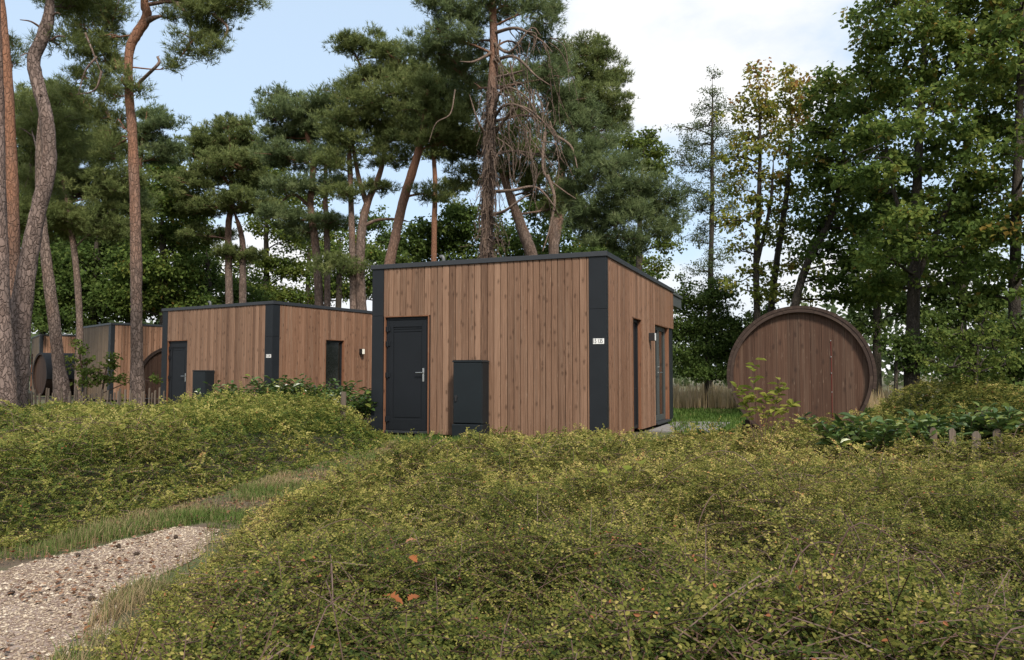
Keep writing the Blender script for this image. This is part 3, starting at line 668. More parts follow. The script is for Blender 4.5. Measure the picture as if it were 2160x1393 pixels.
def needles(c, d, n, length, width, tint, r):
    """n thin blades fanned round each tuft direction."""
    m = len(c); c = np.repeat(c, n, 0); d = np.repeat(d, n, 0); t = np.repeat(tint, n)
    q = unit(d * 0.9 + rdirs(m * n, r) * 0.8); L = length * r.uniform(0.65, 1.15, (m * n, 1))
    p = unit(np.cross(q, rdirs(m * n, r))) * width * 0.5
    b0 = c + d * L * r.uniform(-0.5, 0.25, (m * n, 1))
    V = np.stack([b0 - p, b0 + p, b0 + q * L], 1).reshape(-1, 3)
    return V, np.arange(m * n * 3).reshape(-1, 3), np.repeat(np.clip(t + r.normal(0, .06, m * n), 0, 1), 3)

class Acc:
    def __init__(s): s.V, s.F, s.T, s.U, s.MI, s.n = [], {}, [], [], [], 0
    def add(s, V, F, T, U=None):
        s.F.setdefault(F.shape[1], []).append(F + s.n); s.V.append(V); s.T.append(np.broadcast_to(T, (len(V),))); s.n += len(V)
    def mesh(s, name, m, org, attrn='tint', smooth=False):
        return mesh_np(name, np.concatenate(s.V) - np.asarray(org), [np.concatenate(f) for f in s.F.values()], m, {attrn: np.concatenate(s.T)}, smooth=smooth)

# ------------------------------------------------------------------ trees
def grow(name, label, D, trunks, blobs, leaf='needle', bark='pine_bark', group=None, cat='tree', seed=0, dens=1.0, size=None, sub_r=None,
         warm=(6.0, 11.0), extra=None, wf=.84, ground_z=0.0, limb=0.45, flat=0.66, yellow=None, seg=10, fill=1.0):
    """trunks: lists of (px, py, width_px[, dD]); blobs: (px, py, rx_px, rz_px[, dD]) of foliage masses. Converted once to metres at distance D."""
    r = np.random.default_rng(1000 + seed); k = D / FPX
    base = P(trunks[0][0][0], trunks[0][0][1], D); org = np.array([base[0], D, ground_z])
    T = thing(name, label, cat, tuple(org), 0, group)
    tk = Acc(); nodes = []
    W_ = lambda z: float(np.clip((z - warm[0]) / (warm[1] - warm[0]), 0, 1))
    for ti, tr in enumerate(trunks):
        rows = []
        for q in tr:
            p = P(q[0], q[1], D + (q[3] if len(q) > 3 else 0)); rows.append([*p, q[2] * k / 2 * wf])
        if ti == 0 and rows[0][2] > ground_z - 0.05:
            rows.insert(0, [rows[0][0], rows[0][1], ground_z - 0.15, rows[0][3] * 1.15])
        c = spline(rows, max(10, 5 * len(rows))); c[:, 3] = np.maximum(c[:, 3] * np.minimum(1, np.linspace(1, 0, len(c)) * 5 + .15), 0.008)
        rad = c[:, 3] * (1 + r.normal(0, .025, len(c)))
        V, F, _ = tube(c[:, :3], rad, seg)
        V += (r.normal(0, 1, V.shape) * np.repeat(rad, seg)[:, None] * 0.035)
        tk.add(V, F, np.array([W_(z) for z in V[:, 2]])); nodes.append(c)
    N = np.concatenate(nodes)
    fo = Acc(); pine = leaf.startswith('needle')
    blobs = sorted(blobs, key=lambda b: min(math.hypot(q[0] - b[0], q[1] - b[1] - 20) for tr in trunks for q in tr))
    for b in blobs:
        cen = P(b[0], b[1], D + (b[4] if len(b) > 4 else r.uniform(-0.8, 0.8) * min(2.0, b[2] * k)))
        rx, rz = b[2] * k, b[3] * k; ry = rx * r.uniform(0.75, 1.0)
        # limb from the stem to the blob
        hd = np.linalg.norm(N[:, :2] - cen[:2], axis=1); want = cen[2] - 0.35 * hd.min() - rz * 0.3
        j = np.argmin(hd * 0.6 + abs(N[:, 2] - want)); p0 = N[j, :3]; r0 = min(N[j, 3] * (limb if N[j, 3] > .06 else .9) * .7, 0.05)
        mid = (p0 + cen) / 2 + np.array([*r.normal(0, .10, 2), r.uniform(-.05, .22)]) * np.linalg.norm(cen - p0) * 0.6
        lb = spline([[*p0, r0], [*mid, r0 * .7], [*cen, max(r0 * .35, .01)]], 8)
        V, F, _ = tube(lb[:, :3], lb[:, 3], 6); tk.add(V, F, np.full(len(V), W_(p0[2])))
        N = np.concatenate([N, lb[3:]])
        sr = (sub_r or (0.36 if pine else 0.5)) * (1 if pine else .85)
        e_ = 1.3 if pine else 1.25; rx, ry, rz = rx * e_, ry * e_, rz * e_
        ns = max(4, int(dens * fill * (5.2 if pine else 6.0) * (rx * rz + 0.5 * rx * ry) / (sr * sr)))
        v = rdirs(ns, r) * (r.random((ns, 1)) ** 0.42) * (1 + .55 * r.random((ns, 1)) ** 3); v[:, 2] = np.where(v[:, 2] < -0.4, -v[:, 2] * .5, v[:, 2])
        sc = cen + v * np.array([rx, ry, rz]); stint = r.normal(0.5, 0.17, ns)
        for q in range(0, ns, 3 if pine else 4):                   # twigs
            w0 = lb[r.integers(3, 8), :3]; mm = (w0 + sc[q]) / 2 + r.normal(0, .08, 3) + [0, 0, .05]
            V, F, _ = tube(spline([w0, mm, sc[q]], 5), np.linspace(.014, .005, 5) * (1 + D / 60), 4); tk.add(V, F, np.full(len(V), W_(p0[2])))
        if pine:
            m = 25; cc = np.repeat(sc, m, 0); rs = np.repeat(sr * r.uniform(.5, 1.3, ns), m)[:, None]
            u = rdirs(len(cc), r) * r.random((len(cc), 1)) ** .45; off = u * rs * np.array([1, 1, flat])
            d = unit(u * np.array([.8, .8, .5]) + [0, 0, .55] + r.normal(0, .2, u.shape))
            L = size or 0.17; wd = max(.012, D * .00075)
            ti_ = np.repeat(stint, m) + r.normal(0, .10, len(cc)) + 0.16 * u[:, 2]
            fo.add(*needles(cc + off, d, 8, L, wd, np.clip(ti_, 0, 1), r))
        else:
            s0 = size or 0.11; m = int(np.clip(4.2 * sr * sr / (s0 * s0), 18, 110)); cc = np.repeat(sc, m, 0); rs = np.repeat(sr * r.uniform(.6, 1.3, ns), m)[:, None]
            u = rdirs(len(cc), r) * r.random((len(cc), 1)) ** .5; off = u * rs * np.array([1, 1, .55])
            nrm = unit(np.array([0, 0, .75]) + u * .35 + r.normal(0, .42, u.shape)); dd = unit(u * .6 + r.normal(0, .6, u.shape) + [0, 0, -.35])
            ti_ = np.repeat(stint, m) + r.normal(0, .14, len(cc))
            if yellow: ti_ = ti_ + yellow[0] * sstep(yellow[1], yellow[2], cc[:, 2]) - yellow[0] * .4
            fo.add(*leaves_quad(cc + off, dd, nrm, s0 * r.uniform(.65, 1.25, len(cc)), np.clip(ti_, 0, 1), wr=.42 if leaf != 'willow' else .25))
    if extra: extra(T, tk, N, r, k, org)
    link('trunk', tk.mesh('trunk', M[bark], org, 'warm', True), T)
    if fo.n: link('crown', fo.mesh('crown', M[leaf], org), T)
    return T

def dead_limb(acc, pts, r0, r1=0.006, n=14, sg=6, warm=0.3):
    c = spline(pts, n); V, F, _ = tube(c, np.linspace(r0, r1, n), sg); acc.add(V, F, np.full(len(V), warm))

BG = 'pines behind the cabins'
FGP = 'tall pine trunks at the left'
# --- left foreground stems
grow('pine_tree', 'thick grey pine trunk cut off by the left edge of the picture', 11.0,
     [[(4, 880, 84), (0, 700, 60), (-4, 500, 46), (-6, 250, 36), (-9, 90, 30), (-12, -80, 26), (-20, -300, 18)]], [(-30, -330, 90, 60), (-90, -230, 70, 50), (40, -380, 70, 50)], bark='pine_bark_near', group=FGP, wf=.76, seed=1, seg=18, warm=(4.5, 8), ground_z=0)
def snags(T, tk, N, r, k, org):
    for (px, py, ex, ey) in ((88, 60, 42, 42), (70, 118, 42, 119), (108, 85, 138, 78), (110, 35, 128, 30), (92, 210, 80, 200)):
        a, b = P(px, py, 12), P(ex, ey, 11.8); dead_limb(tk, [a, (a + b) / 2 + [0, 0, .04], b], .02, .006)
grow('pine_tree', 'crooked grey pine with strong S-bend, second trunk from the left edge', 12.0,
     [[(18, 880, 98), (30, 790, 78), (42, 680, 62), (58, 560, 50), (80, 450, 45), (100, 370, 41), (104, 310, 39), (96, 240, 38), (82, 185, 37), (71, 128, 36), (90, 80, 36), (103, 35, 36), (105, -40, 32), (95, -200, 24)]],
     [(150, 20, 45, 35, 0.6), (125, 95, 16, 14, .3), (60, -60, 70, 45), (190, -40, 60, 45), (20, -140, 80, 50), (130, -180, 90, 50)], bark='pine_bark_near', group=FGP, wf=.71, seed=2, seg=20, warm=(9, 14), extra=snags, size=.13, sub_r=.28)
grow('pine_tree', 'slim orange pine stem between the two grey trunks at the left edge', 16.0,
     [[(34, 830, 30), (29, 640, 26), (27, 500, 25), (24, 360, 23), (16, 180, 20), (4, 36, 17), (-4, -60, 15), (-8, -200, 10)]], [(30, 95, 22, 16, 1), (22, 130, 20, 14, 1), (-20, -150, 90, 50), (40, -220, 60, 40)], group=FGP, seed=3, warm=(1.5, 6), seg=12, wf=1.1)
grow('pine_tree', 'brown leaning pine stem behind the low fence, before the farthest cabins', 18.0,
     [[(130, 825, 50), (124, 770, 37), (113, 670, 35), (100, 570, 33), (90, 480, 28), (85, 420, 26), (82, 300, 22), (88, 190, 14)]],
     [(70, 300, 60, 40, 2), (120, 260, 60, 45, 2), (60, 390, 55, 35, 2), (140, 340, 60, 40, 2.5), (110, 210, 40, 30, 2), (50, 235, 40, 30, 2)], group=FGP, seed=4, warm=(7, 13), seg=14, wf=.66)
def stub(T, tk, N, r, k, org):
    dead_limb(tk, [P(284, 186, 18), P(306, 163, 17.8), (P(328, 142, 17.6)), P(336, 131, 17.6), P(332, 120, 17.6)], .045, .03, warm=0)
    dead_limb(tk, [P(333, 124, 17.6), P(336, 117, 17.6)], .014, .006, 6, 5, 0)
    dead_limb(tk, [P(308, 45, 18), P(325, 38, 17.9), P(342, 34, 17.8)], .09, .025)
    for (a, b, c_) in (((180, 70), (200, 120), (212, 150)), ((215, 150), (200, 190), (160, 200)), ((205, 120), (180, 150), (165, 200))):
        dead_limb(tk, [P(*a, 17.5), P(*b, 17.5), P(*c_, 17.5)], .03, .008, warm=0)
    for (a, b, c_) in (((310, 10), (370, 5), (450, 30)), ((370, 5), (400, 40), (400, 90)), ((450, 30), (480, 60), (460, 100)), ((310, -20), (420, -30), (520, 0))):
        dead_limb(tk, [P(*a, 18), P(*b, 18), P(*c_, 18)], .05, .012, warm=0.2)
grow('pine_tree', 'tall straight pine with orange upper trunk and broken branch stub, left of the second cabin', 18.0,
     [[(290, 830, 36), (288, 700, 29), (287, 560, 28), (285, 440, 26), (282, 350, 25), (278, 270, 23), (272, 190, 21), (273, 110, 22), (286, 76, 25), (303, 50, 25), (310, 28, 23), (305, 8, 23), (308, -40, 20), (325, -150, 15)]],
     [(420, 30, 42, 28), (470, 18, 40, 24), (515, 5, 34, 18), (445, 66, 42, 24), (405, 85, 24, 18), (395, 118, 26, 18), (470, 95, 22, 14), (368, 140, 12, 10), (440, 115, 14, 10), (360, 40, 16, 14), (350, -10, 45, 20), (430, -15, 50, 20),
      (150, 15, 40, 26, .4), (240, 30, 28, 30, .5), (185, 110, 30, 22, .5), (195, 155, 24, 20, .5), (205, 25, 46, 32, .5), (222, 285, 20, 18, .6), (232, 335, 22, 20, .8), (160, 165, 16, 12, .4), (180, 68, 36, 24, .5), (228, 80, 28, 30, .6), (215, 125, 30, 28, .6), (238, 150, 20, 30, .5), (210, 190, 24, 26, .6), (238, 210, 18, 28, .5), (220, 250, 20, 22, .6), (246, 262, 13, 22, .4), (150, 200, 20, 14, .6), (246, 305, 12, 16, .4), (175, 225, 22, 12, .6), (258, 170, 10, 22, -.35), (293, 190, 6, 5, -.3)],
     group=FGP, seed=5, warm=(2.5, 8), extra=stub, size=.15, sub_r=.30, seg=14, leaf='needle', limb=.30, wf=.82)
# --- background pines
grow('pine_tree', 'dense dark pine filling the space between the leaning pine and the straight pine', 29.0,
     [[(168, 700, 16), (160, 560, 15), (140, 420, 13), (124, 300, 11), (118, 200, 7)]],
     [(118, 195, 30, 22), (70, 225, 50, 30), (150, 240, 60, 35), (60, 300, 60, 40), (135, 310, 75, 40), (205, 320, 55, 40), (90, 380, 80, 40), (180, 400, 80, 45), (240, 390, 50, 45), (60, 460, 70, 45), (140, 480, 80, 45), (225, 480, 65, 50), (30, 350, 40, 40)], group=BG, seed=6, dens=.9)
grow('pine_tree', 'dark pine with bare lower branches just right of the straight orange pine', 30.0,
     [[(289, 690, 16), (288, 520, 15), (290, 400, 14), (300, 310, 11), (310, 235, 6)]],
     [(318, 245, 34, 14), (338, 265, 32, 14), (350, 315, 34, 12), (322, 300, 30, 14), (300, 280, 30, 20), (330, 335, 40, 12), (270, 430, 40, 30)], group=BG, seed=7, leaf='needle_blue')
grow('pine_tree', 'round-topped pine standing alone against the sky above the second cabin', 38.0,
     [[(484, 690, 20), (482, 560, 18), (482, 480, 16), (489, 410, 14), (486, 330, 11), (482, 265, 6)], [(512, 690, 18), (512, 560, 17), (510, 500, 14), (492, 440, 10)], [(486, 420, 9), (520, 380, 7), (548, 350, 4)], [(484, 390, 9), (450, 350, 7), (430, 320, 4)]],
     [(482, 272, 38, 22), (440, 298, 34, 22), (520, 300, 36, 24), (465, 315, 55, 26), (420, 330, 40, 22), (545, 335, 32, 22), (500, 345, 50, 24), (400, 385, 42, 24), (455, 370, 50, 24), (540, 385, 44, 22), (390, 430, 42, 24), (440, 440, 50, 20), (520, 430, 50, 22), (560, 450, 36, 20), (500, 540, 40, 16), (430, 500, 40, 18)], group=BG, seed=8, dens=.85)
grow('pine_tree', 'ragged pine with forked stem left of the tallest pines', 32.0,
     [[(674, 690, 22), (670, 570, 21), (662, 490, 20), (655, 430, 17), (660, 340, 14), (640, 260, 9), (625, 215, 5)], [(690, 690, 17), (690, 520, 15), (686, 400, 12), (690, 300, 7)], [(656, 440, 9), (620, 410, 8), (590, 430, 5)]],
     [(590, 215, 34, 20), (615, 245, 46, 24), (575, 250, 28, 22), (660, 235, 36, 20), (690, 215, 32, 24), (600, 290, 46, 24), (655, 280, 50, 26), (705, 265, 40, 24), (580, 330, 34, 20), (640, 340, 55, 26), (700, 330, 44, 26), (610, 395, 40, 20), (720, 390, 34, 22), (660, 400, 36, 18), (600, 460, 44, 18), (640, 490, 38, 16), (700, 470, 38, 18)], group=BG, seed=9, leaf='needle_blue', dens=.85)
grow('pine_tree', 'tall forked pine with long bough reaching left, at middle of the pine group', 28.0,
     [[(764, 690, 28), (760, 590, 24), (763, 490, 22), (775, 430, 19), (800, 370, 14), (812, 310, 10), (820, 200, 6)], [(775, 435, 14), (758, 380, 12), (748, 330, 10), (740, 280, 7)], [(746, 690, 19), (744, 560, 17), (741, 450, 15), (738, 350, 13), (736, 290, 9)], [(762, 480, 10), (795, 465, 8), (835, 463, 6), (870, 470, 3)], [(815, 260, 9), (775, 170, 7), (740, 95, 4)]],
     [(738, 88, 28, 14), (768, 105, 34, 18), (728, 105, 18, 10), (800, 120, 30, 18), (790, 75, 18, 10), (840, 120, 40, 22), (815, 165, 44, 24), (760, 165, 34, 20), (870, 165, 44, 28), (735, 200, 40, 24), (790, 215, 55, 30), (850, 225, 55, 32), (740, 255, 46, 26), (810, 275, 60, 30), (700, 290, 32, 22), (860, 290, 50, 30), (760, 310, 46, 26), (820, 335, 44, 24), (690, 350, 34, 22), (730, 410, 34, 18), (710, 560, 40, 22), (800, 400, 30, 14)], group=BG, seed=10, dens=.9)
grow('pine_tree', 'leaning reddish pine crossing behind the left end of the near cabin roof', 26.0,
     [[(818, 600, 27), (834, 500, 25), (852, 420, 24), (874, 350, 22), (892, 280, 18), (902, 200, 12), (905, 140, 7)]],
     [(890, 180, 46, 30), (930, 200, 50, 32), (880, 240, 48, 28), (945, 255, 52, 34), (900, 300, 40, 22), (960, 310, 48, 28), (970, 160, 46, 34), (985, 230, 40, 34), (900, 410, 26, 12)], group=BG, seed=11, warm=(3, 8))
grow('pine_tree', 'thin reddish pine pole beside the leaning pine, half hidden', 34.0,
     [[(914, 690, 15), (916, 480, 14), (918, 400, 13), (915, 330, 11), (910, 250, 7)]], [(905, 260, 40, 24), (940, 290, 36, 22), (915, 330, 30, 14), (955, 400, 26, 16), (940, 420, 20, 10)], group=BG, seed=12, warm=(2, 6))
def dead_skirt(T, tk, N, r, k, org):
    acc = Acc(); D = 22.0
    C = lambda *q: [P(a, b, D + d) for a, b, d in q]
    for q in (((1045, 165, 0), (1085, 155, -1), (1105, 148, -1.2)), ((1042, 250, 0), (1060, 225, -.8), (1090, 222, -1.2), (1120, 240, -1.4), (1142, 262, -1.5)),
              ((1040, 245, 0), (1052, 200, -.5), (1075, 185, -.8), (1110, 205, -1), (1130, 235, -1.2)),
              ((1038, 290, 0), (1080, 235, -.8), (1110, 228, -1), (1150, 262, -1.2), (1175, 300, -1)),
              ((1035, 405, 0), (1080, 402, -1), (1130, 395, -1.2), (1165, 430, -1.3), (1180, 460, -1)), ((1035, 455, 0), (1065, 445, -1), (1100, 420, -1.3), (1120, 410, -1.3)),
              ((1150, 280, -.5), (1145, 330, -.8), (1150, 370, -1), (1185, 400, -1), (1215, 420, -1)), ((1170, 285, -.5), (1205, 310, -.8), (1218, 355, -1)), ((1155, 370, -1), (1170, 420, -1.1), (1160, 480, -1.2), (1145, 530, -1.2)),
              ((1040, 90, 0), (1075, 110, -.8), (1120, 60, -1), (1140, 75, -1)), ((1040, 110, 0), (1000, 130, -.6), (970, 130, -.8)), ((1036, 300, 0), (1010, 260, -.6), (990, 200, -.8)), ((1038, 130, 0), (1085, 120, -.9), (1130, 160, -1.1), (1160, 180, -1.2)),
              ((960, 190, -.5), (950, 240, -.7), (920, 260, -.8), (905, 300, -.8)), ((1042, 70, 0), (1090, 60, -.8), (1140, 85, -1), (1165, 110, -1))):
        dead_limb(acc, C(*q), .055 if q[0][0] > 1000 else .022, .012 if q[0][0] > 1000 else .008, 18)
    for i in range(95):                                           # hanging dead twigs right of the stem
        x0, y0 = r.uniform(1040, 1165), r.uniform(60, 330); h = r.uniform(50, 190); s = r.uniform(-10, 45); d = r.uniform(-1.6, .6)
        dead_limb(acc, C((x0, y0, d), (x0 + s * .6 + r.normal(0, 9), y0 + h * .22 - 6, d), (x0 + s + r.normal(0, 9), y0 + h * .6, d), (x0 + s + r.normal(0, 16), y0 + h, d)), .016 + .012 * r.random(), .005, 12, 4)
    for i in range(150):                                           # short broken twigs all round the stem
        z = r.uniform(180, 545); xs = np.interp(z, [40, 200, 300, 400, 560], [1040, 1038, 1033, 1030, 1027]); sd = r.choice([-1, 1]); l = r.uniform(14, 62) * (1.25 if z > 470 else .8)
        dead_limb(acc, C((xs, z, 0), (xs + sd * l * .4, z + r.uniform(-14, 10), r.uniform(-.8, .2)), (xs + sd * l * .55 + r.normal(0, 4), z + r.uniform(5, 45), r.uniform(-.8, .2)), (xs + sd * l * .8, z + r.uniform(0, 75), r.uniform(-.9, .2))), .014, .004, 9, 4)
    for i in range(90):                                            # shreds hanging along the stem
        z = r.uniform(230, 520); x0 = np.interp(z, [40, 200, 300, 400, 560], [1040, 1038, 1033, 1030, 1027]) + r.uniform(-16, 16)
        dead_limb(acc, C((x0, z, -.22), (x0 + r.normal(0, 4), z + 20, -.28), (x0 + r.normal(0, 5), z + r.uniform(30, 60), -.25)), .012, .005, 7, 4)
    link('dead_branches', acc.mesh('dead_branches', M['dead_wood'], org, 'warm', True), T)
grow('pine_tree', 'tallest pine, with shaggy trunk hung with bare dead branches behind the near cabin', 22.0,
     [[(1026, 600, 38), (1027, 500, 34), (1030, 400, 32), (1033, 300, 30), (1038, 200, 27), (1042, 120, 23), (1040, 40, 20), (1035, -40, 17), (1030, -150, 10)]],
     [(930, 20, 42, 20), (900, 5, 22, 12), (975, 40, 44, 22), (1020, 15, 46, 22), (1080, 12, 48, 20), (1130, 18, 40, 20), (1160, 8, 22, 10), (910, 70, 34, 20), (960, 85, 40, 22), (935, 115, 44, 22), (1000, 100, 30, 26, 1), (890, 110, 30, 16), (970, 150, 42, 28, 1), (1000, 190, 30, 30, 1.4),
      (1145, 60, 36, 26), (1165, 110, 34, 30), (1110, 110, 26, 22, 1.4), (1160, 165, 38, 34), (1185, 215, 36, 34), (1170, 260, 32, 32, .6), (1200, 280, 40, 34), (1235, 255, 36, 34), (1225, 330, 44, 34), (1180, 340, 26, 34, 1), (1265, 310, 44, 34), (1250, 380, 46, 32), (1205, 400, 34, 32, .8), (1300, 350, 44, 30), (1310, 400, 50, 32), (1265, 440, 50, 30), (1350, 400, 40, 28), (1370, 440, 44, 30), (1325, 460, 50, 30), (1250, 490, 46, 28), (1395, 465, 34, 20), (1300, 510, 46, 22), (1370, 495, 38, 20), (1220, 470, 30, 28, .6), (1410, 420, 26, 18), (1350, 530, 24, 14),
      (1040, -60, 90, 35), (960, -40, 60, 30), (1130, -40, 60, 30)],
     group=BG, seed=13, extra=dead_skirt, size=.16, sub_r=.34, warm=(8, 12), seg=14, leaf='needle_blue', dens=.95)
grow('pine_tree', 'dark pine showing behind the right shoulder of the tallest pine', 30.0,
     [[(1172, 690, 28), (1168, 500, 26), (1180, 380, 22), (1210, 270, 16), (1245, 160, 9)], [(1172, 520, 16), (1190, 430, 12), (1200, 360, 8)]],
     [(1230, 105, 34, 20), (1262, 125, 34, 22), (1215, 150, 34, 26), (1260, 170, 44, 28), (1296, 170, 32, 20), (1235, 210, 44, 30), (1285, 215, 36, 26), (1305, 245, 24, 20), (1255, 255, 40, 24), (1290, 275, 26, 16), (1200, 230, 34, 30)], group=BG, seed=14, leaf='needle', dens=1.0)
grow('pine_tree', 'dark leaning pine behind the hanging dead branches', 27.0,
     [[(1135, 690, 34), (1126, 560, 32), (1104, 490, 28), (1078, 420, 22), (1055, 350, 16), (1040, 300, 9)]],
     [(1075, 300, 44, 30), (1120, 330, 44, 34), (1085, 370, 48, 32), (1140, 400, 40, 34), (1000, 320, 40, 30), (985, 380, 34, 26), (1180, 440, 34, 30), (1095, 240, 40, 34), (1130, 170, 40, 40), (1060, 180, 36, 36), (980, 300, 40, 30)], group=BG, seed=15, leaf='needle')
# --- broadleaf trees behind
BL = 'leafy trees behind the cabins'
grow('leafy_tree', 'dark leafy tree behind the third cabin', 42.0, [[(195, 740, 24), (200, 600, 20), (205, 480, 12)]],
     [(200, 520, 70, 50), (150, 560, 70, 50), (240, 570, 60, 55), (110, 610, 60, 50), (190, 630, 80, 50), (250, 650, 60, 40), (60, 580, 60, 60), (60, 660, 60, 40), (130, 680, 60, 30)], 'darkleaf', 'grey_bark', BL, seed=20, size=.20, sub_r=.8)
grow('leafy_tree', 'mid green leafy tree between the straight orange pine and the round-topped pine', 40.0, [[(345, 740, 22), (345, 560, 18), (340, 420, 10)]],
     [(340, 360, 44, 30), (365, 390, 44, 34), (320, 420, 40, 40), (365, 450, 50, 36), (330, 500, 46, 40), (380, 520, 44, 34), (340, 570, 50, 40), (300, 590, 50, 40), (385, 590, 40, 34), (330, 640, 60, 36), (400, 640, 44, 24), (270, 640, 44, 40)], 'maple', 'grey_bark', BL, seed=21, size=.19, sub_r=.7)
grow('leafy_tree', 'low dark tree just behind the left end of the second cabin roof', 44.0, [[(440, 740, 20), (440, 600, 15), (435, 520, 9)]],
     [(420, 560, 36, 26), (455, 600, 40, 24), (410, 610, 44, 28), (470, 640, 50, 20), (410, 660, 60, 24), (530, 625, 36, 20)], 'darkleaf', 'grey_bark', BL, seed=22, size=.19, sub_r=.65, dens=.8)
grow('leafy_tree', 'light green leafy tree between the round-topped pine and the ragged pine', 48.0, [[(560, 740, 18), (562, 560, 14), (560, 420, 8)]],
     [(560, 345, 30, 26), (575, 380, 32, 26), (545, 400, 30, 24), (600, 430, 30, 30), (560, 480, 36, 30), (610, 510, 34, 30), (580, 560, 40, 28), (630, 580, 36, 26), (560, 620, 36, 22), (620, 630, 40, 18)], 'bright', 'grey_bark', BL, seed=23, size=.19, sub_r=.6, dens=.8)
grow('leafy_tree', 'thin see-through tree between the ragged pine and the forked pine', 46.0, [[(712, 740, 18), (715, 600, 15), (718, 500, 9)]],
     [(715, 500, 30, 24), (700, 540, 30, 24), (735, 570, 30, 24), (690, 600, 34, 22), (725, 625, 36, 20), (660, 630, 30, 16), (780, 600, 30, 34), (790, 540, 26, 26)], 'maple', 'grey_bark', BL, seed=24, size=.18, sub_r=.6, dens=.6)
grow('leafy_tree', 'dark leafy tree low behind the near cabin roof, left of the shaggy trunk', 36.0, [[(930, 740, 22), (930, 600, 17), (935, 500, 10)]],
     [(900, 490, 40, 24), (950, 475, 44, 28), (880, 530, 44, 26), (930, 530, 50, 30), (985, 510, 40, 34), (1000, 550, 44, 20), (860, 560, 30, 20), (975, 450, 26, 20), (1060, 500, 36, 30), (1080, 540, 44, 24)], 'darkleaf', 'grey_bark', BL, seed=25, size=.17, sub_r=.6)
grow('leafy_tree', 'light green leafy tree showing right of the tallest pine', 40.0, [[(1345, 740, 20), (1348, 560, 16), (1352, 400, 10), (1360, 300, 5)]],
     [(1370, 290, 16, 16), (1350, 310, 30, 18), (1385, 330, 22, 20), (1320, 305, 26, 18), (1350, 345, 40, 24), (1390, 365, 24, 20), (1405, 520, 24, 20), (1380, 560, 20, 14), (1415, 480, 18, 18)], 'bright', 'grey_bark', BL, seed=26, size=.16, sub_r=.5, dens=.9)
grow('leafy_tree', 'dark leafy tree low behind the near cabin roof, right of the shaggy trunk', 38.0, [[(1170, 740, 24), (1170, 600, 18), (1172, 500, 10)]],
     [(1110, 520, 40, 26), (1170, 500, 44, 34), (1160, 545, 50, 24), (1220, 540, 40, 24), (1260, 550, 40, 20), (1140, 450, 36, 34), (1200, 440, 34, 30)], 'darkleaf', 'grey_bark', BL, seed=27, size=.17, sub_r=.6, dens=.8)
for i, (px, D, lab, lf, bl, dn) in enumerate((
    (90, 46.0, 'dark leafy tree at far left, seen between the crooked pine and the leaning pine', 'darkleaf', [(40, 430, 50, 40), (100, 440, 50, 40), (60, 500, 60, 44), (120, 520, 60, 44), (30, 570, 50, 44), (90, 600, 60, 44), (140, 640, 50, 40), (40, 650, 50, 40)], 1.0),
    (270, 47.0, 'dense green leafy tree behind the straight orange pine', 'maple', [(250, 420, 44, 36), (290, 440, 44, 36), (230, 480, 44, 36), (280, 510, 50, 40), (250, 560, 50, 40), (300, 590, 44, 40), (270, 640, 50, 36)], 1.0),
    (400, 52.0, 'broad leafy tree low behind the round-topped pine', 'maple', [(395, 470, 36, 30), (430, 500, 34, 26), (385, 530, 40, 30), (450, 550, 30, 24), (400, 590, 40, 26), (465, 600, 36, 24), (520, 560, 30, 30), (540, 600, 34, 24), (420, 640, 50, 16), (500, 640, 40, 14)], .7),
    (650, 55.0, 'pale green tree far behind the ragged pine', 'bright', [(650, 420, 30, 26), (620, 460, 28, 26), (680, 470, 30, 26), (640, 520, 34, 26), (690, 530, 30, 24), (650, 580, 36, 24), (700, 600, 34, 20), (640, 630, 40, 14)], .6),
    (800, 50.0, 'dark leafy tree behind the forked pine and the leaning reddish pine', 'darkleaf', [(790, 470, 30, 26), (820, 510, 30, 26), (780, 560, 34, 26), (830, 570, 30, 24), (790, 610, 34, 20), (750, 520, 26, 26), (730, 620, 30, 16), (860, 540, 30, 20)], .8),
    (1290, 44.0, 'leafy tree low behind the right end of the near cabin roof', 'maple', [(1290, 540, 40, 22), (1330, 555, 34, 20), (1250, 520, 34, 24), (1360, 580, 30, 16), (1300, 580, 40, 16)], .8))):
    grow('leafy_tree', lab, D, [[(px, 745, 16), (px, 600, 13), (px + 4, 500, 8)]], bl, lf, 'grey_bark', BL, seed=60 + i, size=.2, sub_r=.65, dens=dn)
# --- right hand trees
RT = 'leafy trees at the right'
grow('slender_tree', 'slender pointed tree with small grey-green leaves, behind the gap right of the near cabin', 29.0,
     [[(1496, 810, 16), (1497, 690, 14), (1499, 560, 13), (1502, 450, 11), (1502, 330, 8), (1503, 220, 5), (1502, 150, 2.5)]],
     [(1502, 165, 11, 20), (1500, 200, 22, 20), (1488, 228, 26, 16), (1522, 240, 26, 18), (1490, 268, 36, 18), (1520, 285, 30, 18), (1445, 270, 18, 10), (1470, 305, 42, 20), (1520, 330, 36, 20), (1440, 345, 40, 18), (1490, 360, 40, 20), (1530, 385, 38, 20), (1450, 400, 44, 20), (1500, 420, 36, 20), (1540, 440, 30, 20), (1465, 445, 40, 18), (1510, 480, 36, 18), (1470, 510, 34, 18), (1520, 540, 30, 18), (1485, 570, 32, 18), (1510, 600, 28, 18), (1480, 630, 30, 18)],
     'willow', 'grey_bark', RT, seed=30, size=.085, sub_r=.34, dens=.42)
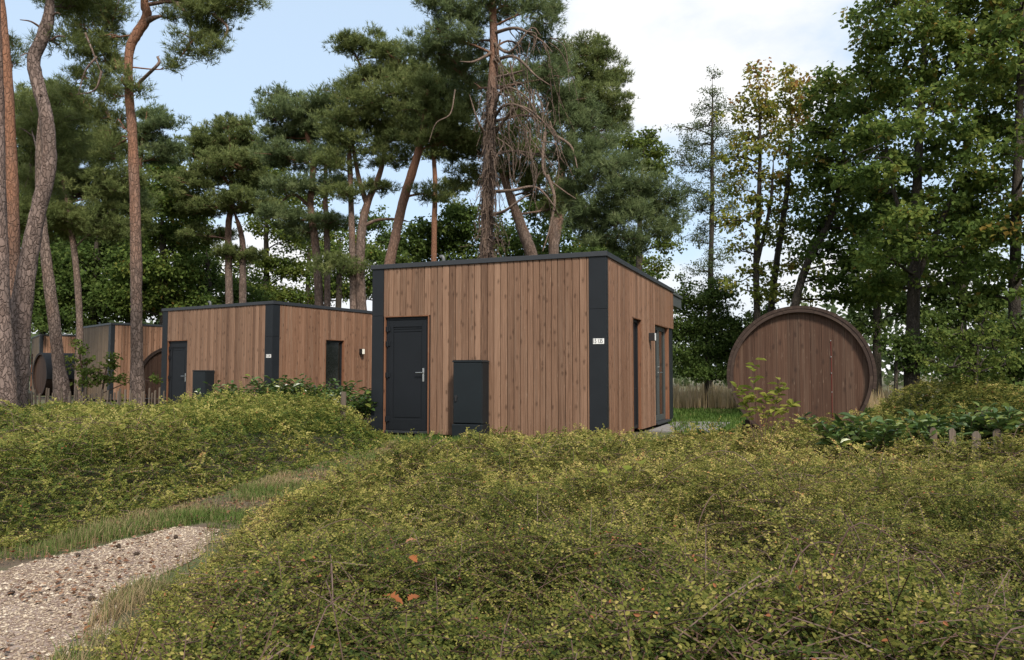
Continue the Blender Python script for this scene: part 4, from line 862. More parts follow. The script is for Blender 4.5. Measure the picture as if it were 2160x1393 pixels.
grow('maple_tree', 'thin maple with yellowing top, leftmost of the maples behind the barrel sauna', 22.0,
     [[(1596, 810, 20), (1597, 680, 17), (1595, 560, 15), (1600, 450, 13), (1603, 330, 9), (1602, 240, 6), (1600, 160, 3)], [(1597, 560, 9), (1625, 430, 8), (1632, 330, 4)]],
     [(1594, 150, 18, 14), (1605, 182, 26, 18), (1578, 210, 26, 16), (1615, 222, 34, 18), (1560, 245, 28, 18), (1598, 258, 40, 20), (1630, 280, 30, 18), (1570, 292, 40, 18), (1605, 315, 40, 20), (1548, 330, 30, 16), (1580, 360, 40, 20), (1625, 375, 32, 18), (1550, 405, 34, 18), (1600, 420, 40, 22), (1565, 465, 36, 22), (1610, 490, 34, 20), (1560, 530, 34, 20), (1585, 580, 36, 22), (1610, 620, 28, 22), (1560, 610, 26, 16), (1540, 470, 20, 12)],
     'maple_yellow', 'grey_bark', RT, seed=31, size=.12, sub_r=.36, dens=.36, yellow=(.16, 6, 10))
grow('maple_tree', 'second maple with yellowing flat top, between the thin maple and the dark leafy wall', 23.0,
     [[(1622, 810, 20), (1626, 660, 17), (1640, 540, 15), (1658, 420, 13), (1668, 310, 9), (1668, 190, 4)]],
     [(1652, 162, 20, 12), (1685, 172, 30, 14), (1660, 195, 36, 18), (1705, 200, 32, 18), (1645, 232, 32, 18), (1690, 240, 40, 20), (1665, 275, 40, 20), (1710, 290, 34, 20), (1650, 320, 34, 20), (1690, 345, 40, 22), (1650, 385, 34, 22), (1695, 410, 40, 22), (1650, 450, 36, 20), (1690, 480, 38, 20), (1640, 510, 30, 20), (1665, 560, 36, 24), (1640, 610, 30, 20), (1690, 630, 34, 18)],
     'maple_yellow', 'grey_bark', RT, seed=32, size=.12, sub_r=.38, dens=.44, yellow=(.16, 6, 10))
grow('maple_tree', 'leaning dark maple just behind the top of the barrel sauna', 21.0,
     [[(1660, 810, 24), (1676, 650, 21), (1702, 560, 19), (1738, 490, 17), (1765, 420, 14), (1782, 300, 10), (1775, 200, 5)]],
     [(1750, 175, 36, 18), (1790, 185, 40, 22), (1735, 220, 40, 22), (1785, 240, 46, 26), (1745, 275, 44, 24), (1800, 295, 44, 26), (1730, 330, 44, 24), (1780, 350, 50, 26), (1735, 390, 44, 24), (1800, 405, 46, 28), (1750, 440, 46, 24), (1720, 480, 36, 20), (1790, 480, 50, 28), (1745, 530, 50, 26), (1800, 560, 50, 28), (1740, 590, 44, 24), (1790, 630, 46, 24), (1840, 610, 44, 30)],
     'maple', 'grey_bark', RT, seed=33, size=.13, sub_r=.45, dens=.8, yellow=(.2, 7, 10))
big = []
rr_ = random.Random(4)
for (y, xa, xb) in ((-110, 1900, 2100), (-50, 1880, 2120), (5, 1870, 2140), (50, 1850, 2140), (95, 1835, 2130), (140, 1835, 2120), (185, 1835, 2110), (230, 1825, 2110), (275, 1835, 2100), (320, 1840, 2100), (365, 1840, 2100), (410, 1850, 2090), (455, 1850, 2080), (500, 1860, 2060), (545, 1860, 2040), (590, 1870, 2010)):
    x = xa
    while x < xb:
        big.append((x + rr_.uniform(-14, 14), y + rr_.uniform(-14, 14), rr_.uniform(34, 50), rr_.uniform(19, 28), rr_.uniform(-2.2, 2.0))); x += 66
grow('maple_tree', 'huge dark maple filling the upper right, its trunk right of the barrel sauna', 18.5,
     [[(1924, 800, 40), (1926, 680, 32), (1930, 520, 27), (1938, 320, 21), (1950, 100, 14), (1955, -100, 7)], [(1928, 600, 16), (1985, 470, 13), (2040, 330, 10), (2070, 180, 6)], [(1930, 540, 13), (1885, 400, 10), (1860, 260, 6)]],
     big, 'maple', 'grey_bark', RT, seed=34, size=.125, sub_r=.42, dens=.72, yellow=(.12, 3, 11))
big = []
for (y, xa, xb) in ((-40, 2110, 2300), (20, 2110, 2300), (80, 2110, 2300), (140, 2100, 2300), (200, 2090, 2300), (260, 2090, 2300), (320, 2090, 2300), (380, 2080, 2300), (440, 2080, 2300), (500, 2075, 2300), (560, 2080, 2300), (610, 2090, 2280)):
    x = xa
    while x < xb:
        big.append((x + rr_.uniform(-14, 14), y + rr_.uniform(-16, 16), rr_.uniform(36, 54), rr_.uniform(20, 30), rr_.uniform(-1.8, 1.8))); x += 76
grow('maple_tree', 'leafy maple cut off by the right edge, two stems visible low down', 17.0,
     [[(2138, 860, 34), (2140, 700, 30), (2143, 480, 25), (2150, 260, 20), (2155, 40, 13), (2156, -100, 7)], [(2185, 860, 26), (2180, 650, 23), (2190, 400, 17), (2200, 150, 8)]],
     big, 'maple', 'grey_bark', RT, seed=35, size=.13, sub_r=.45, dens=.62, yellow=(.15, 2, 9))
grow('leafy_tree', 'dark leafy tree deep behind, between the leaning maple and the huge maple', 26.0, [[(1850, 810, 22), (1850, 640, 18), (1855, 450, 10)]],
     [(1840, 400, 50, 30), (1890, 440, 50, 30), (1830, 480, 50, 34), (1890, 520, 50, 34), (1840, 560, 50, 34), (1890, 600, 50, 34), (1850, 640, 50, 30), (1910, 660, 40, 26), (1830, 690, 36, 24)], 'darkleaf', 'grey_bark', RT, seed=36, size=.15, sub_r=.5, dens=.8)
grow('leafy_tree', 'dark leafy tree deep behind, right of the huge maple trunk', 25.0, [[(2030, 810, 24), (2030, 640, 19), (2035, 450, 10)]],
     [(2010, 460, 50, 30), (2070, 500, 50, 30), (1990, 540, 50, 34), (2050, 570, 50, 34), (1990, 620, 50, 34), (2050, 650, 50, 34), (2090, 700, 44, 34), (1990, 690, 44, 30), (2110, 640, 40, 30), (2030, 740, 60, 30), (1960, 720, 36, 26)], 'darkleaf', 'grey_bark', RT, seed=37, size=.15, sub_r=.5, dens=.9)
# --- shrubs
SH = 'shrubs at the wood edge'
grow('shrub', 'dark green thicket bush in the gap between the near cabin and the barrel sauna', 24.5, [[(1490, 812, 10), (1490, 740, 8), (1492, 660, 4)]],
     [(1440, 640, 20, 40), (1500, 610, 26, 24), (1470, 650, 34, 30), (1520, 640, 30, 34), (1440, 700, 34, 34), (1490, 700, 46, 34), (1535, 690, 32, 34), (1450, 755, 44, 34), (1510, 755, 50, 34), (1560, 740, 40, 40), (1480, 790, 60, 20), (1545, 785, 44, 22), (1590, 720, 40, 40), (1620, 680, 40, 34)], 'darkleaf', 'grey_bark', SH, 'shrub', seed=40, size=.085, sub_r=.4, dens=.85)
grow('shrub', 'yellow-green shrub with arching sprays at the right, above the mound', 13.0, [[(2060, 850, 12), (2060, 780, 8), (2065, 700, 4)]],
     [(1990, 730, 34, 12), (1965, 705, 20, 8), (2030, 715, 36, 16), (2075, 700, 34, 18), (2040, 745, 44, 16), (2095, 735, 44, 20), (2130, 720, 34, 16), (2150, 690, 26, 14), (2070, 770, 44, 18), (2010, 775, 36, 14), (2120, 770, 40, 18), (2085, 670, 24, 12), (1955, 760, 28, 10), (2060, 800, 50, 14)], 'bright', 'grey_bark', SH, 'shrub', seed=41, size=.06, sub_r=.15, dens=.26)
grow('shrub', 'dark bush in deep shade at the right edge, behind the yellow-green shrub', 15.5, [[(2110, 880, 10), (2110, 800, 8), (2112, 740, 5)]],
     [(2060, 780, 40, 30), (2110, 760, 44, 30), (2160, 780, 44, 34), (2090, 820, 50, 30), (2150, 840, 50, 30), (2010, 790, 34, 24), (2190, 820, 40, 40), (2120, 700, 36, 26), (2160, 710, 40, 30)], 'darkleaf', 'grey_bark', SH, 'shrub', seed=42, size=.09, sub_r=.3, dens=.9)
grow('shrub', 'small dark bush tucked beside the right of the barrel sauna', 18.0, [[(1890, 820, 10), (1890, 770, 8), (1892, 730, 5)]],
     [(1870, 720, 24, 12), (1915, 730, 30, 20), (1950, 755, 36, 22), (1890, 745, 24, 12), (1930, 775, 40, 14)], 'darkleaf', 'grey_bark', SH, 'shrub', seed=43, size=.09, sub_r=.3, dens=.7)
grow('sapling', 'small leafy sapling standing before the third cabin, right of the leaning pine', 19.0, [[(472, 830, 5), (470, 760, 4), (466, 690, 3), (462, 620, 1.5)], [(505, 830, 5), (515, 790, 4), (520, 765, 2)]] and [[(178, 830, 5), (172, 780, 4), (166, 730, 3), (161, 722, 1.5)], [(215, 830, 5), (222, 790, 4), (228, 765, 2)]],
     [(160, 725, 7, 8), (172, 742, 14, 7), (165, 760, 16, 7), (150, 776, 18, 7), (185, 765, 16, 7), (180, 790, 22, 9), (200, 785, 18, 8), (222, 775, 16, 7), (238, 755, 12, 6), (230, 795, 20, 9), (205, 805, 26, 8), (175, 812, 24, 8), (246, 770, 10, 5), (330, 805, 7, 9), (250, 800, 12, 7)], 'bright', 'stem', None, 'sapling', seed=44, size=.08, sub_r=.15, dens=.2)

def spray(name, label, cat, loc, stems, leafn, size, m, seed, mstem='stem', wr=.3, r0=.004, up=.3):
    """A few upright stems carrying large single leaves."""
    r = np.random.default_rng(seed); T = thing(name, label, cat, loc); st = Acc(); fo = Acc()
    for s in stems:
        c = spline(s, 16); V, F, _ = tube(c, np.linspace(r0, r0 * .4, 16), 5); st.add(V, F, .5)
        t = np.linspace(.25 if leafn < 16 else .5, 1, leafn); idx = (t * 15).astype(int); n = len(t)
        a = np.arange(n) * 2.4 + r.uniform(0, 6); d = np.stack([np.cos(a), np.sin(a), np.full(n, up) + r.normal(0, .25, n)], 1)
        nrm = unit(np.array([0, 0, 1.0]) + r.normal(0, .35, (n, 3)))
        fo.add(*leaves_hex(c[idx], d, nrm, size * r.uniform(.6, 1.15, n), np.clip(r.normal(.55, .22, n), 0, 1), wr, .14))
    link('stem', st.mesh('stem', M[mstem], (0, 0, 0)), T); link('foliage', fo.mesh('foliage', M[m], (0, 0, 0)), T); return T
def stems_for(n, spread, h, seed, lean=(0, 0)):
    r = random.Random(seed); o = []
    for _ in range(n):
        x, y = r.uniform(-spread, spread) * .35, r.uniform(-spread, spread) * .35; ex, ey = r.uniform(-spread, spread) + lean[0], r.uniform(-spread, spread) + lean[1]; hh = h * r.uniform(.7, 1.1)
        o.append([(x, y, 0), (x + (ex - x) * .35, y + (ey - y) * .35, hh * .55), (ex, ey, hh)])
    return o
q = P(1610, 860, 8.3)
spray('sapling', 'young shoot with long yellow-green leaves in front of the barrel sauna', 'sapling', (q[0], 8.3, 0), [[(0, 0, 0), (-.04, 0, .6), (-.10, 0, .95), (-.08, 0, 1.28)], [(0, 0, 0), (.08, 0, .5), (.15, 0, .85), (.24, 0, .98)], [(0, 0, 0), (-.1, .05, .5), (-.22, .0, .85), (-.30, 0, 1.0)], [(0, 0, 0), (.1, -.05, .5), (.25, 0, .75), (.33, 0, .80)], [(0, 0, 0), (.05, .1, .5), (.12, .05, .8), (.18, .0, 1.06)], [(0, 0, 0), (-.05, .1, .5), (-.14, .05, .75), (-.18, .0, .9)], [(0, 0, 0), (0, .05, .5), (.02, 0, .8), (.05, 0, .92)]], 17, .12, 'shoot', 5, wr=.24)
LG = 'laurel bushes'
for i, (px, D, h, lab) in enumerate(((1815, 7.9, .62, 'glossy laurel with big leaves at the lower right rim of the barrel sauna'), (1925, 8.6, .60, 'glossy laurel behind the left end of the right picket fence'), (2015, 8.7, .60, 'glossy laurel at middle of the laurel row behind the right picket fence'), (2110, 8.5, .70, 'glossy laurel at the right edge of the picture behind the picket fence'))):
    q = P(px, 880, D); T = spray('laurel_bush', lab, 'laurel', (q[0], D, 0), stems_for(34, .44, h, 60 + i), 16, .14, 'laurel', 70 + i, wr=.2, r0=.006, up=.35); T['group'] = LG
for i, (px, D, h, lab) in enumerate(((520, 15.5, .86, 'glossy laurel left of the middle in the row before the second cabin'), (600, 15.6, .98, 'glossy laurel below the black corner of the second cabin'), (680, 15.4, .92, 'glossy laurel below the dark window of the second cabin'), (760, 14.6, .78, 'glossy laurel beside the left corner panel of the near cabin'))):
    q = P(px, 800, D); T = spray('laurel_bush', lab, 'laurel', (q[0], D, 0), stems_for(54, .70, h, 80 + i), 18, .14, 'laurel', 90 + i, wr=.22, r0=.006, up=.35); T['group'] = LG
q = P(1300, 985, 5.2)
spray('seedling', 'maple seedling with few broad bright green leaves in front of the near cabin', 'seedling', (q[0], 5.2, 0), [[(0, 0, 0), (-.03, 0, .4), (-.13, 0, .60)], [(0, 0, 0), (.05, 0, .35), (.14, 0, .53)], [(0, 0, 0), (-.05, -.02, .3), (-.12, -.05, .47)]], 5, .12, 'shoot', 7, wr=.42)

# ------------------------------------------------------------------ ground cover
def sprig_mass(name, label, poly, height, n_try, m_leaf, seed, smin=0.0162, dref=4.2, edge=0.5, tint0=0.5, lai=1.0, tall=0.07, ymin=1.25, stems_to=9.0, hexto=5.0):
    """Countless arching leafy shoots over the area poly; height(x, y, edge_distance) gives the top of the mass."""
    r = np.random.default_rng(seed); p = np.asarray(poly)[:, :2]
    # sample in polar fan so the near part is dense: D with density 1/D
    Dm, DM = max(ymin, p[:, 1].min()), p[:, 1].max()
    y = Dm * (DM / Dm) ** r.random(n_try); x = r.uniform(-1, 1, n_try) * (0.74 * y + 1.3)
    ok = in_poly(x, y, p); x, y = x[ok], y[ok]; ed = poly_dist(x, y, p)
    H = height(x, y, ed); n = len(x)
    sdep = r.random(n) ** 1.3 * np.minimum(0.36, H * .85)
    up = r.random(n) < tall
    z = H - sdep; L = r.uniform(.16, .34, n) * np.where(up, 1.2 + .9 * sstep(8, 11, y) * r.random(n), 1) * np.clip(.6 + H, .6, 1.1)
    s = smin * np.maximum(1, y / dref) * r.uniform(.75, 1.25, n)
    az = r.uniform(0, 2 * np.pi, n); el = np.where(up, r.uniform(.8, 1.35, n), r.normal(.38, .32, n)); droop = r.uniform(.1, .5, n) * L
    kL = 22; t = np.linspace(.12, 1, kL)[None, :]
    hd = np.stack([np.cos(az) * np.cos(el), np.sin(az) * np.cos(el), np.sin(el)], 1)
    st = np.stack([x, y, z], 1) - hd * L[:, None] * .35
    pos = st[:, None, :] + hd[:, None, :] * (L[:, None, None] * t[..., None]); pos[..., 2] -= droop[:, None] * t ** 2
    sd = unit(np.cross(hd, np.array([0, 0, 1.0]) + r.normal(0, .25, (n, 3))))
    sg = np.where(np.arange(kL) % 2 == 0, 1.0, -1.0)[None, :, None]
    d = sd[:, None, :] * sg + hd[:, None, :] * .45 + r.normal(0, .22, (n, kL, 3))
    nr = unit(np.cross(sd, hd) * np.sign(np.cross(sd, hd)[:, 2:3] + 1e-6))[:, None, :] + r.normal(0, .32, (n, kL, 3))
    # fewer leaves per shoot where leaves are drawn larger
    spacing = .0135 * np.maximum(1, y / dref); nl = np.clip((L / spacing * 1.55), 6, kL)
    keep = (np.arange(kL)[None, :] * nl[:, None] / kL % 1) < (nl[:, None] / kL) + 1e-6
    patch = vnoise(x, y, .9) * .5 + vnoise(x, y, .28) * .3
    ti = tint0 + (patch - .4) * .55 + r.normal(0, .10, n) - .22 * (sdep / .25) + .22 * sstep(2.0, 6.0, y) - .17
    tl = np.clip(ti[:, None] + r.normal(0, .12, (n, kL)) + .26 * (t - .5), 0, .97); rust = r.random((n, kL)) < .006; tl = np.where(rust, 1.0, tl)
    ss = s[:, None] * (1.1 - .45 * t) * r.uniform(.8, 1.2, (n, kL))
    near = (y < hexto)[:, None] & keep; far = ~(y < hexto)[:, None] & keep
    A = Acc(); parts = []
    V, F, T = leaves_hex(pos[near], d[near], nr[near], ss[near], tl[near], .29, .14); A.add(V, F, T); nlf = len(F)
    V, F, T = leaves_quad(pos[far], d[far], nr[far], ss[far], tl[far], .31, .15); A.add(V, F, T); nlf += len(F)
    # stems as thin three-sided rods
    q = np.where((y < stems_to) & (r.random(n) < np.where(y < 4, .55, .28)))[0]; tt = np.array([0, .35, .7, 1.0]); c = st[q][:, None, :] + hd[q][:, None, :] * (L[q][:, None, None] * tt[None, :, None]); c[..., 2] -= droop[q][:, None] * tt[None] ** 2
    rad = (.0016 * np.maximum(1, y[q] / 4))[:, None, None]; a = sd[q][:, None, :]; b = unit(np.cross(hd[q], sd[q]))[:, None, :]
    ring = np.stack([c + a * rad, c - a * rad * .5 + b * rad * .87, c - a * rad * .5 - b * rad * .87], 2)
    Vs = ring.reshape(-1, 3); i0 = np.arange(len(q))[:, None, None, None] * 12 + np.arange(3)[None, :, None, None] * 3; jj = np.arange(3)[None, None, :, None]; kk = (jj + 1) % 3
    Fs = np.concatenate([i0 + jj, i0 + kk, i0 + kk + 3, i0 + jj + 3], -1).reshape(-1, 4); A.add(Vs, Fs, .5)
    # long bare arching canes
    for _ in range(int(100 * lai)):
        k = r.integers(0, n); 
        if y[k] > 9 or ed[k] < .75: continue
        a0 = r.uniform(0, 6.28); ll = r.uniform(.3, .75); e = np.array([np.cos(a0), np.sin(a0), 0]) * ll; b0 = np.array([x[k], y[k], H[k] - .12])
        V, F, _ = tube(spline([b0, b0 + e * .35 + [0, 0, r.uniform(.12, .26)], b0 + e * .8 + [0, 0, r.uniform(.08, .22)], b0 + e + [0, 0, r.uniform(-.1, .08)]], 14), np.linspace(.0030, .0012, 14) * r.uniform(.6, 1.25), 5); A.add(V, F, .5)
    V = np.concatenate(A.V); Fl = [np.concatenate(f) for f in A.F.values()]; nf = sum(len(f) for f in Fl)
    mi = np.ones(nf, np.int32); mi[:nlf] = 0
    me = mesh_np(name, V, Fl, [m_leaf, M['stem']], {'tint': np.concatenate(A.T)}, mat_idx=mi)
    print(name, 'shoots', n, 'faces', nf)
    return tag(link(name, me), label, None, None, 'stuff')

FRONT = [(-1.36, 0.6), (-1.40, 2.6), (-1.54, 3.1), (-1.68, 4.0), (-1.80, 4.9), (-1.92, 5.6), (-1.88, 6.6), (-1.68, 8.2), (-1.32, 9.8), (-.95, 11.2), (-0.9, 11.75), (0.6, 11.9), (1.9, 11.8), (2.6, 12.6), (3.3, 12.2), (4.1, 10.9), (4.9, 10.2), (6.6, 10.2), (9.8, 10.4), (9.8, 0.6)]
def h_front(x, y, ed):
    h = .40 + (.16 + .12 * sstep(8, 5, y)) * (vnoise(x, y, 1.1) - .5) +   .30 * (vnoise(x, y, .45) - .5)
    h = h + .13 * sstep(3.4, 4.6, x) * sstep(5.0, 8.5, y) - .06 * sstep(1.2, 2.4, x) * sstep(6, 8, y) * (1 - sstep(3.6, 4.4, x)) - .16 * sstep(8.8, 11.3, y) * (1 - sstep(1.5, 3.6, x)) - .10 * sstep(4.5, 7, x) * sstep(4, 6, y) + .06 * sstep(3.5, 2, y)
    return np.maximum(.05, h * (.22 + .78 * sstep(0, .75, ed)))
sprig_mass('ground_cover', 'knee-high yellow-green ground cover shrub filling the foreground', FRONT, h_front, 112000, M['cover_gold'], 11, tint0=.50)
LEFT = [(-3.15, 4.95), (-3.00, 5.6), (-2.90, 6.3), (-2.72, 7.4), (-2.55, 8.6), (-2.2, 10.2), (-1.9, 11.6), (-1.88, 12.9), (-2.5, 14.4), (-5, 15.4), (-9, 16.0), (-14, 16.3), (-14, 6.0), (-6, 4.4), (-4, 4.5)]
def h_left(x, y, ed):
    far = np.clip(ed, 0, 9)
    h = .56 * sstep(0, .85, far) + .14 * sstep(.8, 3.0, far) + .12 * sstep(2, 6, far)
    h = h + .13 * sstep(.42, .36, -x / y) * sstep(.10, .2, -x / y) * sstep(8, 11, y) * sstep(.3, 1.2, ed)
    h = h - .17 * sstep(.40, .48, -x / y) * sstep(8, 11, y)
    return np.maximum(.06, h + .16 * (vnoise(x, y, 1.2) - .5) + .14 * (vnoise(x, y, .45) - .5))
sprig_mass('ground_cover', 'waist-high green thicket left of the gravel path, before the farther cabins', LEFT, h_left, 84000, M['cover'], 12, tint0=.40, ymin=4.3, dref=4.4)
MOUND = [(5.6, 10.9), (7.0, 10.6), (9.6, 10.8), (12, 11.5), (12, 15.5), (8, 17.5), (6.4, 15.5)]
def h_mound(x, y, ed): return np.maximum(.08, (1.02 * sstep(0, 1.6, ed) + .12 * (vnoise(x, y, .9) - .5)) * (1 - .45 * sstep(7.6, 10.5, x)))
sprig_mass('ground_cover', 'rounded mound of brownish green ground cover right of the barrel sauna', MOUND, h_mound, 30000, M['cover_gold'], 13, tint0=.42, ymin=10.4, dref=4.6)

# ------------------------------------------------------------------ grass
def grass(name, label, poly, n, h, m, seed, tint=(.45, .2), w=.004, lean=.5, patch=None, dens=None):
    r = np.random.default_rng(seed); p = np.asarray(poly); a, b = p[:, :2].min(0), p[:, :2].max(0)
    x, y = r.uniform(a[0], b[0], n), r.uniform(a[1], b[1], n); ok = in_poly(x, y, p); x, y = x[ok], y[ok]
    if dens is not None: ok = r.random(len(x)) < dens(x, y); x, y = x[ok], y[ok]
    n = len(x); hh = h * r.uniform(.4, 1.25, n) * (.5 + vnoise(x, y, .35)); az = r.uniform(0, 6.28, n); dx = np.stack([np.cos(az), np.sin(az)], 1); le = r.uniform(0, lean, n)[:, None] * hh[:, None]
    ww = (w * np.maximum(1, y / 7))[:, None]; pr = np.stack([-dx[:, 1], dx[:, 0]], 1) * ww; z0 = np.zeros(n)
    c = np.stack([x, y], 1)
    V = np.stack([np.column_stack([c - pr, z0]), np.column_stack([c + pr, z0]), np.column_stack([c + pr * .7 + dx * le * .35, hh * .6]), np.column_stack([c + dx * le, hh]), np.column_stack([c - pr * .7 + dx * le * .35, hh * .6])], 1).reshape(-1, 3)
    i = np.arange(n)[:, None] * 5; F = [i + np.array([0, 1, 2, 4]), i + np.array([4, 2, 3])]
    ti = np.clip(tint[0] + .8 * (vnoise(x, y, .6) - .5) + r.normal(0, tint[1], n), 0, 1)
    return tag(link(name, mesh_np(name, V, F, m, {'tint': np.repeat(ti, 5)})), label, None, None, 'stuff')
STRIP = [(-3.15, 4.9), (-2.85, 6.4), (-2.5, 8.7), (-2.0, 11.7), (-1.9, 13.0), (-.7, 12.6), (-.5, 11.6), (-1.0, 10.6), (-1.45, 8.4), (-1.8, 6.2), (-1.75, 5.5), (-2.3, 5.9), (-2.75, 5.15)]
grass('grass', 'grassy strip running between the thicket and the foreground shrub', STRIP, 110000, .060, M['grass'], 21, (.58, .24), .0026, lean=1.3, dens=lambda x, y: .12 + .88 * sstep(.36, .6, vnoise(x, y, .55)))
EDGE = [(-1.2, 2.2), (-1.36, 3.1), (-1.55, 4.2), (-1.8, 5.6), (-2.25, 5.75), (-2.05, 5.2), (-1.98, 4.5), (-2.0, 3.9), (-1.8, 3.2), (-1.75, 2.2)]
grass('grass', 'dry tufts along the right edge of the gravel path', EDGE, 36000, .062, M['grass'], 22, (.58, .28), .0020, lean=1.3, dens=lambda x, y: .08 + .8 * sstep(.45, .7, vnoise(x, y, .24)))
EDGE2 = [(-4.8, 3.8), (-4.0, 4.55), (-3.1, 4.95), (-2.9, 5.6), (-2.65, 5.15), (-3.0, 4.5), (-4.2, 3.9)]
grass('grass', 'sparse grass between the gravel path and the left thicket', EDGE2, 16000, .08, M['grass'], 23, (.55, .25), .0022, dens=lambda x, y: sstep(.35, .6, vnoise(x, y, .3)))
LAWN = [(3.0, 14.0), (9.5, 13.6), (15, 19), (15, 31), (4.5, 33), (4.2, 22)]
grass('grass', 'short green lawn behind the near cabin', LAWN, 60000, .09, M['grass'], 24, (.18, .14), .006)
DRY = [(4.2, 24), (11, 24), (14, 27), (14, 31), (4.5, 31)]
grass('dry_grass', 'tall straw-coloured grass in front of the dark thicket bush', DRY, 10000, .62, M['straw'], 25, (.6, .2), .005, lean=.3)
FRONTGRASS = [(-1.6, 11.3), (1.9, 11.8), (2.3, 13.2), (1.7, 12.3), (-2.2, 13.6)]
grass('grass', 'green grass at the foot of the near cabin front', FRONTGRASS, 14000, .12, M['grass'], 26, (.25, .2), .004)

# gravel stones, litter
r = np.random.default_rng(31); n = 100000
x, y = r.uniform(-5, -1.5, n), 1.6 + 4.3 * r.random(n) ** 1.0; ok = in_poly(x, y, np.array(wobbly(PATH, 90, .16))); x, y = x[ok], y[ok]; ok = (abs(x) < .72 * y + .5); x, y = x[ok], y[ok]; n = len(x)
oc = np.array([[1, 0, 0], [-1, 0, 0], [0, 1, 0], [0, -1, 0], [0, 0, 1], [0, 0, -1.0]]); sz = r.gamma(2.4, .0014, n) + .0019
V = oc[None] * sz[:, None, None] * r.uniform(.6, 1.3, (n, 6, 1)) * np.array([1, 1, .6]); a = r.uniform(0, 6.28, n); ca, sa = np.cos(a)[:, None], np.sin(a)[:, None]
V = np.stack([V[..., 0] * ca - V[..., 1] * sa + x[:, None], V[..., 0] * sa + V[..., 1] * ca + y[:, None], V[..., 2] + .004 + sz[:, None] * .3], -1).reshape(-1, 3)
of = np.array([[0, 2, 4], [2, 1, 4], [1, 3, 4], [3, 0, 4], [2, 0, 5], [1, 2, 5], [3, 1, 5], [0, 3, 5]]); F = (np.arange(n)[:, None, None] * 6 + of[None]).reshape(-1, 3)
tag(link('gravel', mesh_np('gravel', V, F, M['pebble'], {'tint': np.repeat(np.clip(r.beta(2, 2, n) * .9 + .25 * (vnoise(x, y, .5) - .5), 0, 1), 6)})), 'loose pale and brown pebbles on the path', None, None, 'stuff')
def litter(name, label, poly, n, seed, s=(.012, .045), z=.008, dens=None):
    r = np.random.default_rng(seed); p = np.asarray(poly); a, b = p[:, :2].min(0), p[:, :2].max(0); x, y = r.uniform(a[0], b[0], n), r.uniform(a[1], b[1], n); ok = in_poly(x, y, p); x, y = x[ok], y[ok]
    if dens is not None: ok = r.random(len(x)) < dens(x, y); x, y = x[ok], y[ok]
    n = len(x); az = r.uniform(0, 6.28, n); V, F, T = leaves_quad(np.stack([x, y, z + r.random(n) * .02], 1), np.stack([np.cos(az), np.sin(az), r.normal(.1, .15, n)], 1), unit(np.array([0, 0, 1.0]) + r.normal(0, .3, (n, 3))), r.uniform(*s, n), r.random(n), r.choice([.08, .3]), .1)
    return tag(link(name, mesh_np(name, V, F, M['litter'], {'tint': T})), label, None, None, 'stuff')
litter('leaf_litter', 'brown leaf scraps and needles scattered over the gravel path', PATH, 5500, 41, dens=lambda x, y: .25 + .75 * sstep(.45, .7, vnoise(x, y, .4)))
litter('leaf_litter', 'brown dry litter along the right edge of the gravel path', EDGE, 6000, 44, s=(.01, .035))
litter('leaf_litter', 'brown dry litter under the edge of the left thicket', EDGE2, 9000, 42)
litter('leaf_litter', 'brown dry litter in the grass strip', STRIP, 12000, 43)

# fallen oak leaves (individual) and pine cones
def oak_leaf(label, loc, size, rot, tilt, tint, seed):
    r = random.Random(seed); ring = []
    prof = [(0, .03), (.12, .10), (.2, .22), (.28, .12), (.38, .34), (.46, .16), (.56, .36), (.66, .15), (.78, .26), (.86, .12), (1.0, .02)]
    V, F = [], []
    for (u, w) in prof:
        zc = .10 * math.sin(u * 3.1); e = .12 * r.uniform(.4, 1.4)
        V += [(u - .5, -w * r.uniform(.8, 1.2), zc + e * (w / .3)), (u - .5, 0, zc), (u - .5, w * r.uniform(.8, 1.2), zc + e * (w / .3) * r.uniform(.2, 1))]
    for i in range(len(prof) - 1): F += [(3 * i, 3 * i + 3, 3 * i + 4, 3 * i + 1), (3 * i + 1, 3 * i + 4, 3 * i + 5, 3 * i + 2)]
    o = link('fallen_leaf', mesh_np('fallen_leaf', np.array(V) * size, np.array(F), M['rust'], {'tint': np.full(len(V), tint)}, smooth=True))
    o.location = loc; o.rotation_euler = (tilt[0], tilt[1], rot); return tag(o, label, 'leaf', 'fallen oak leaves')
def on_cover(px, py, z):
    q = G(px, py, z); return (q[0], q[1], z)
for i, (px, py, z, s, tint, lab) in enumerate(((828, 1266, .44, .085, .45, 'orange oak leaf lying on the foreground shrub, largest and leftmost of a pair'), (872, 1262, .44, .06, .4, 'orange oak leaf right beside the largest orange leaf'),
        (872, 1180, .45, .055, .5, 'small orange leaf on the foreground shrub above the orange pair'), (868, 1142, .45, .06, .8, 'pale tan dry leaf on the foreground shrub above the small orange leaf'),
        (320, 1375, .04, .085, 1.0, 'pale tan dry leaf on the ground at the bottom left'), (438, 1345, .22, .06, .95, 'small pale dry leaf at the bottom edge of the foreground shrub'), (185, 1325, .02, .05, .6, 'brown dry leaf on the gravel at the lower left'),
        (1278, 1128, .45, .09, .35, 'reddish brown crumpled leaf in the middle of the foreground shrub'), (1300, 1140, .45, .07, .6, 'pinkish curled leaf beside the crumpled reddish one'), (25, 1165, .05, .08, .2, 'dark red dead leaf under the left thicket at the edge'))):
    oak_leaf(lab, on_cover(px, py, z), s * .85, i * 1.3 - .3, (.35 * math.sin(i * 2.1), .3 * math.cos(i * 1.7)), tint, i)
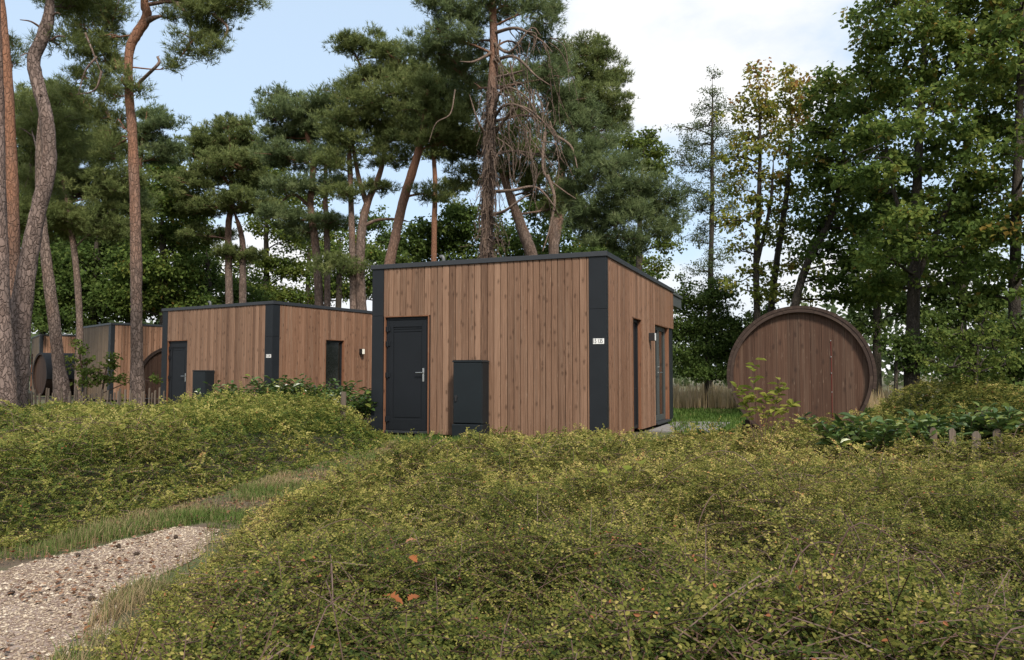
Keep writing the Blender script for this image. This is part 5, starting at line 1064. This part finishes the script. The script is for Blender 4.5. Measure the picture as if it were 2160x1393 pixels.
def cone(label, px, py, s):
    mb = MB(); q = G(px, py, .015)
    prof = [(0, .0), (.25, .32), (.5, .42), (.75, .34), (1.0, .12)]
    u = np.linspace(0, 1, 9); mb.tube([((a - .5), 0, 0) for a in u], [max(.05, np.interp(a, *zip(*prof)) * .8) for a in u], 10)
    for k in range(40):
        a = k / 40; ang = k * 2.4; w = np.interp(a, *zip(*prof)); c, sn = math.cos(ang), math.sin(ang); t1 = np.array([0, -sn, c]); rd = np.array([0, c, sn]); ax = np.array([1.0, 0, 0]); b = ax * (a - .5) + rd * w * .7
        tip = b + rd * .16 + ax * .06; V = [b - t1 * .09, b + t1 * .09, tip + t1 * .06, tip - t1 * .06, b - ax * .08]; mb.add(V, [(0, 1, 2, 3), (0, 3, 4), (2, 1, 4), (3, 2, 4)])
    o = mb.build('pine_cone', M['soil']); o.scale = (s, s, s); o.location = (q[0], q[1], .018); o.rotation_euler = (.3, .1, px * .7); tag(o, label, 'pine cone', 'pine cones on the gravel path')
for lab, px, py in (('dark pine cone at middle of the gravel, right of the other two upper cones', 288, 1169), ('pine cone on gravel, just above left of the middle cone', 250, 1153), ('dark pine cone farthest along the gravel path near the grass', 371, 1134), ('dark pine cone on gravel near the left edge of the picture', 24, 1252), ('dark pine cone at the right edge of the gravel beside dry grass', 193, 1263), ('brown pine cone lying on gravel just below left of the middle cone', 165, 1172)):
    cone(lab, px, py, .034)

# ------------------------------------------------------------------ far wood closing the view between the stems
r = np.random.default_rng(77); n = 15000; x = r.uniform(-95, 95, n); D = r.uniform(66, 84, n)
top = 3.4 + 3.2 * vnoise(x, D * 0 + 3, 9) + 1.6 * vnoise(x, D * 0 + 7, 2.5) + 2.2 * sstep(20, 45, x); z = top * r.random(n) ** .8
V, F, T = leaves_quad(np.stack([x, D, z], 1), rdirs(n, r), rdirs(n, r), r.uniform(.45, .95, n), np.clip(.35 + .5 * vnoise(x, z * 3, 3) + r.normal(0, .1, n) - .2, 0, 1), .42, .12)
tag(link('distant_wood', mesh_np('distant_wood', V, F, M['willow'], {'tint': T})), 'far grey-green wood edge seen between the tree trunks', None, None, 'stuff')
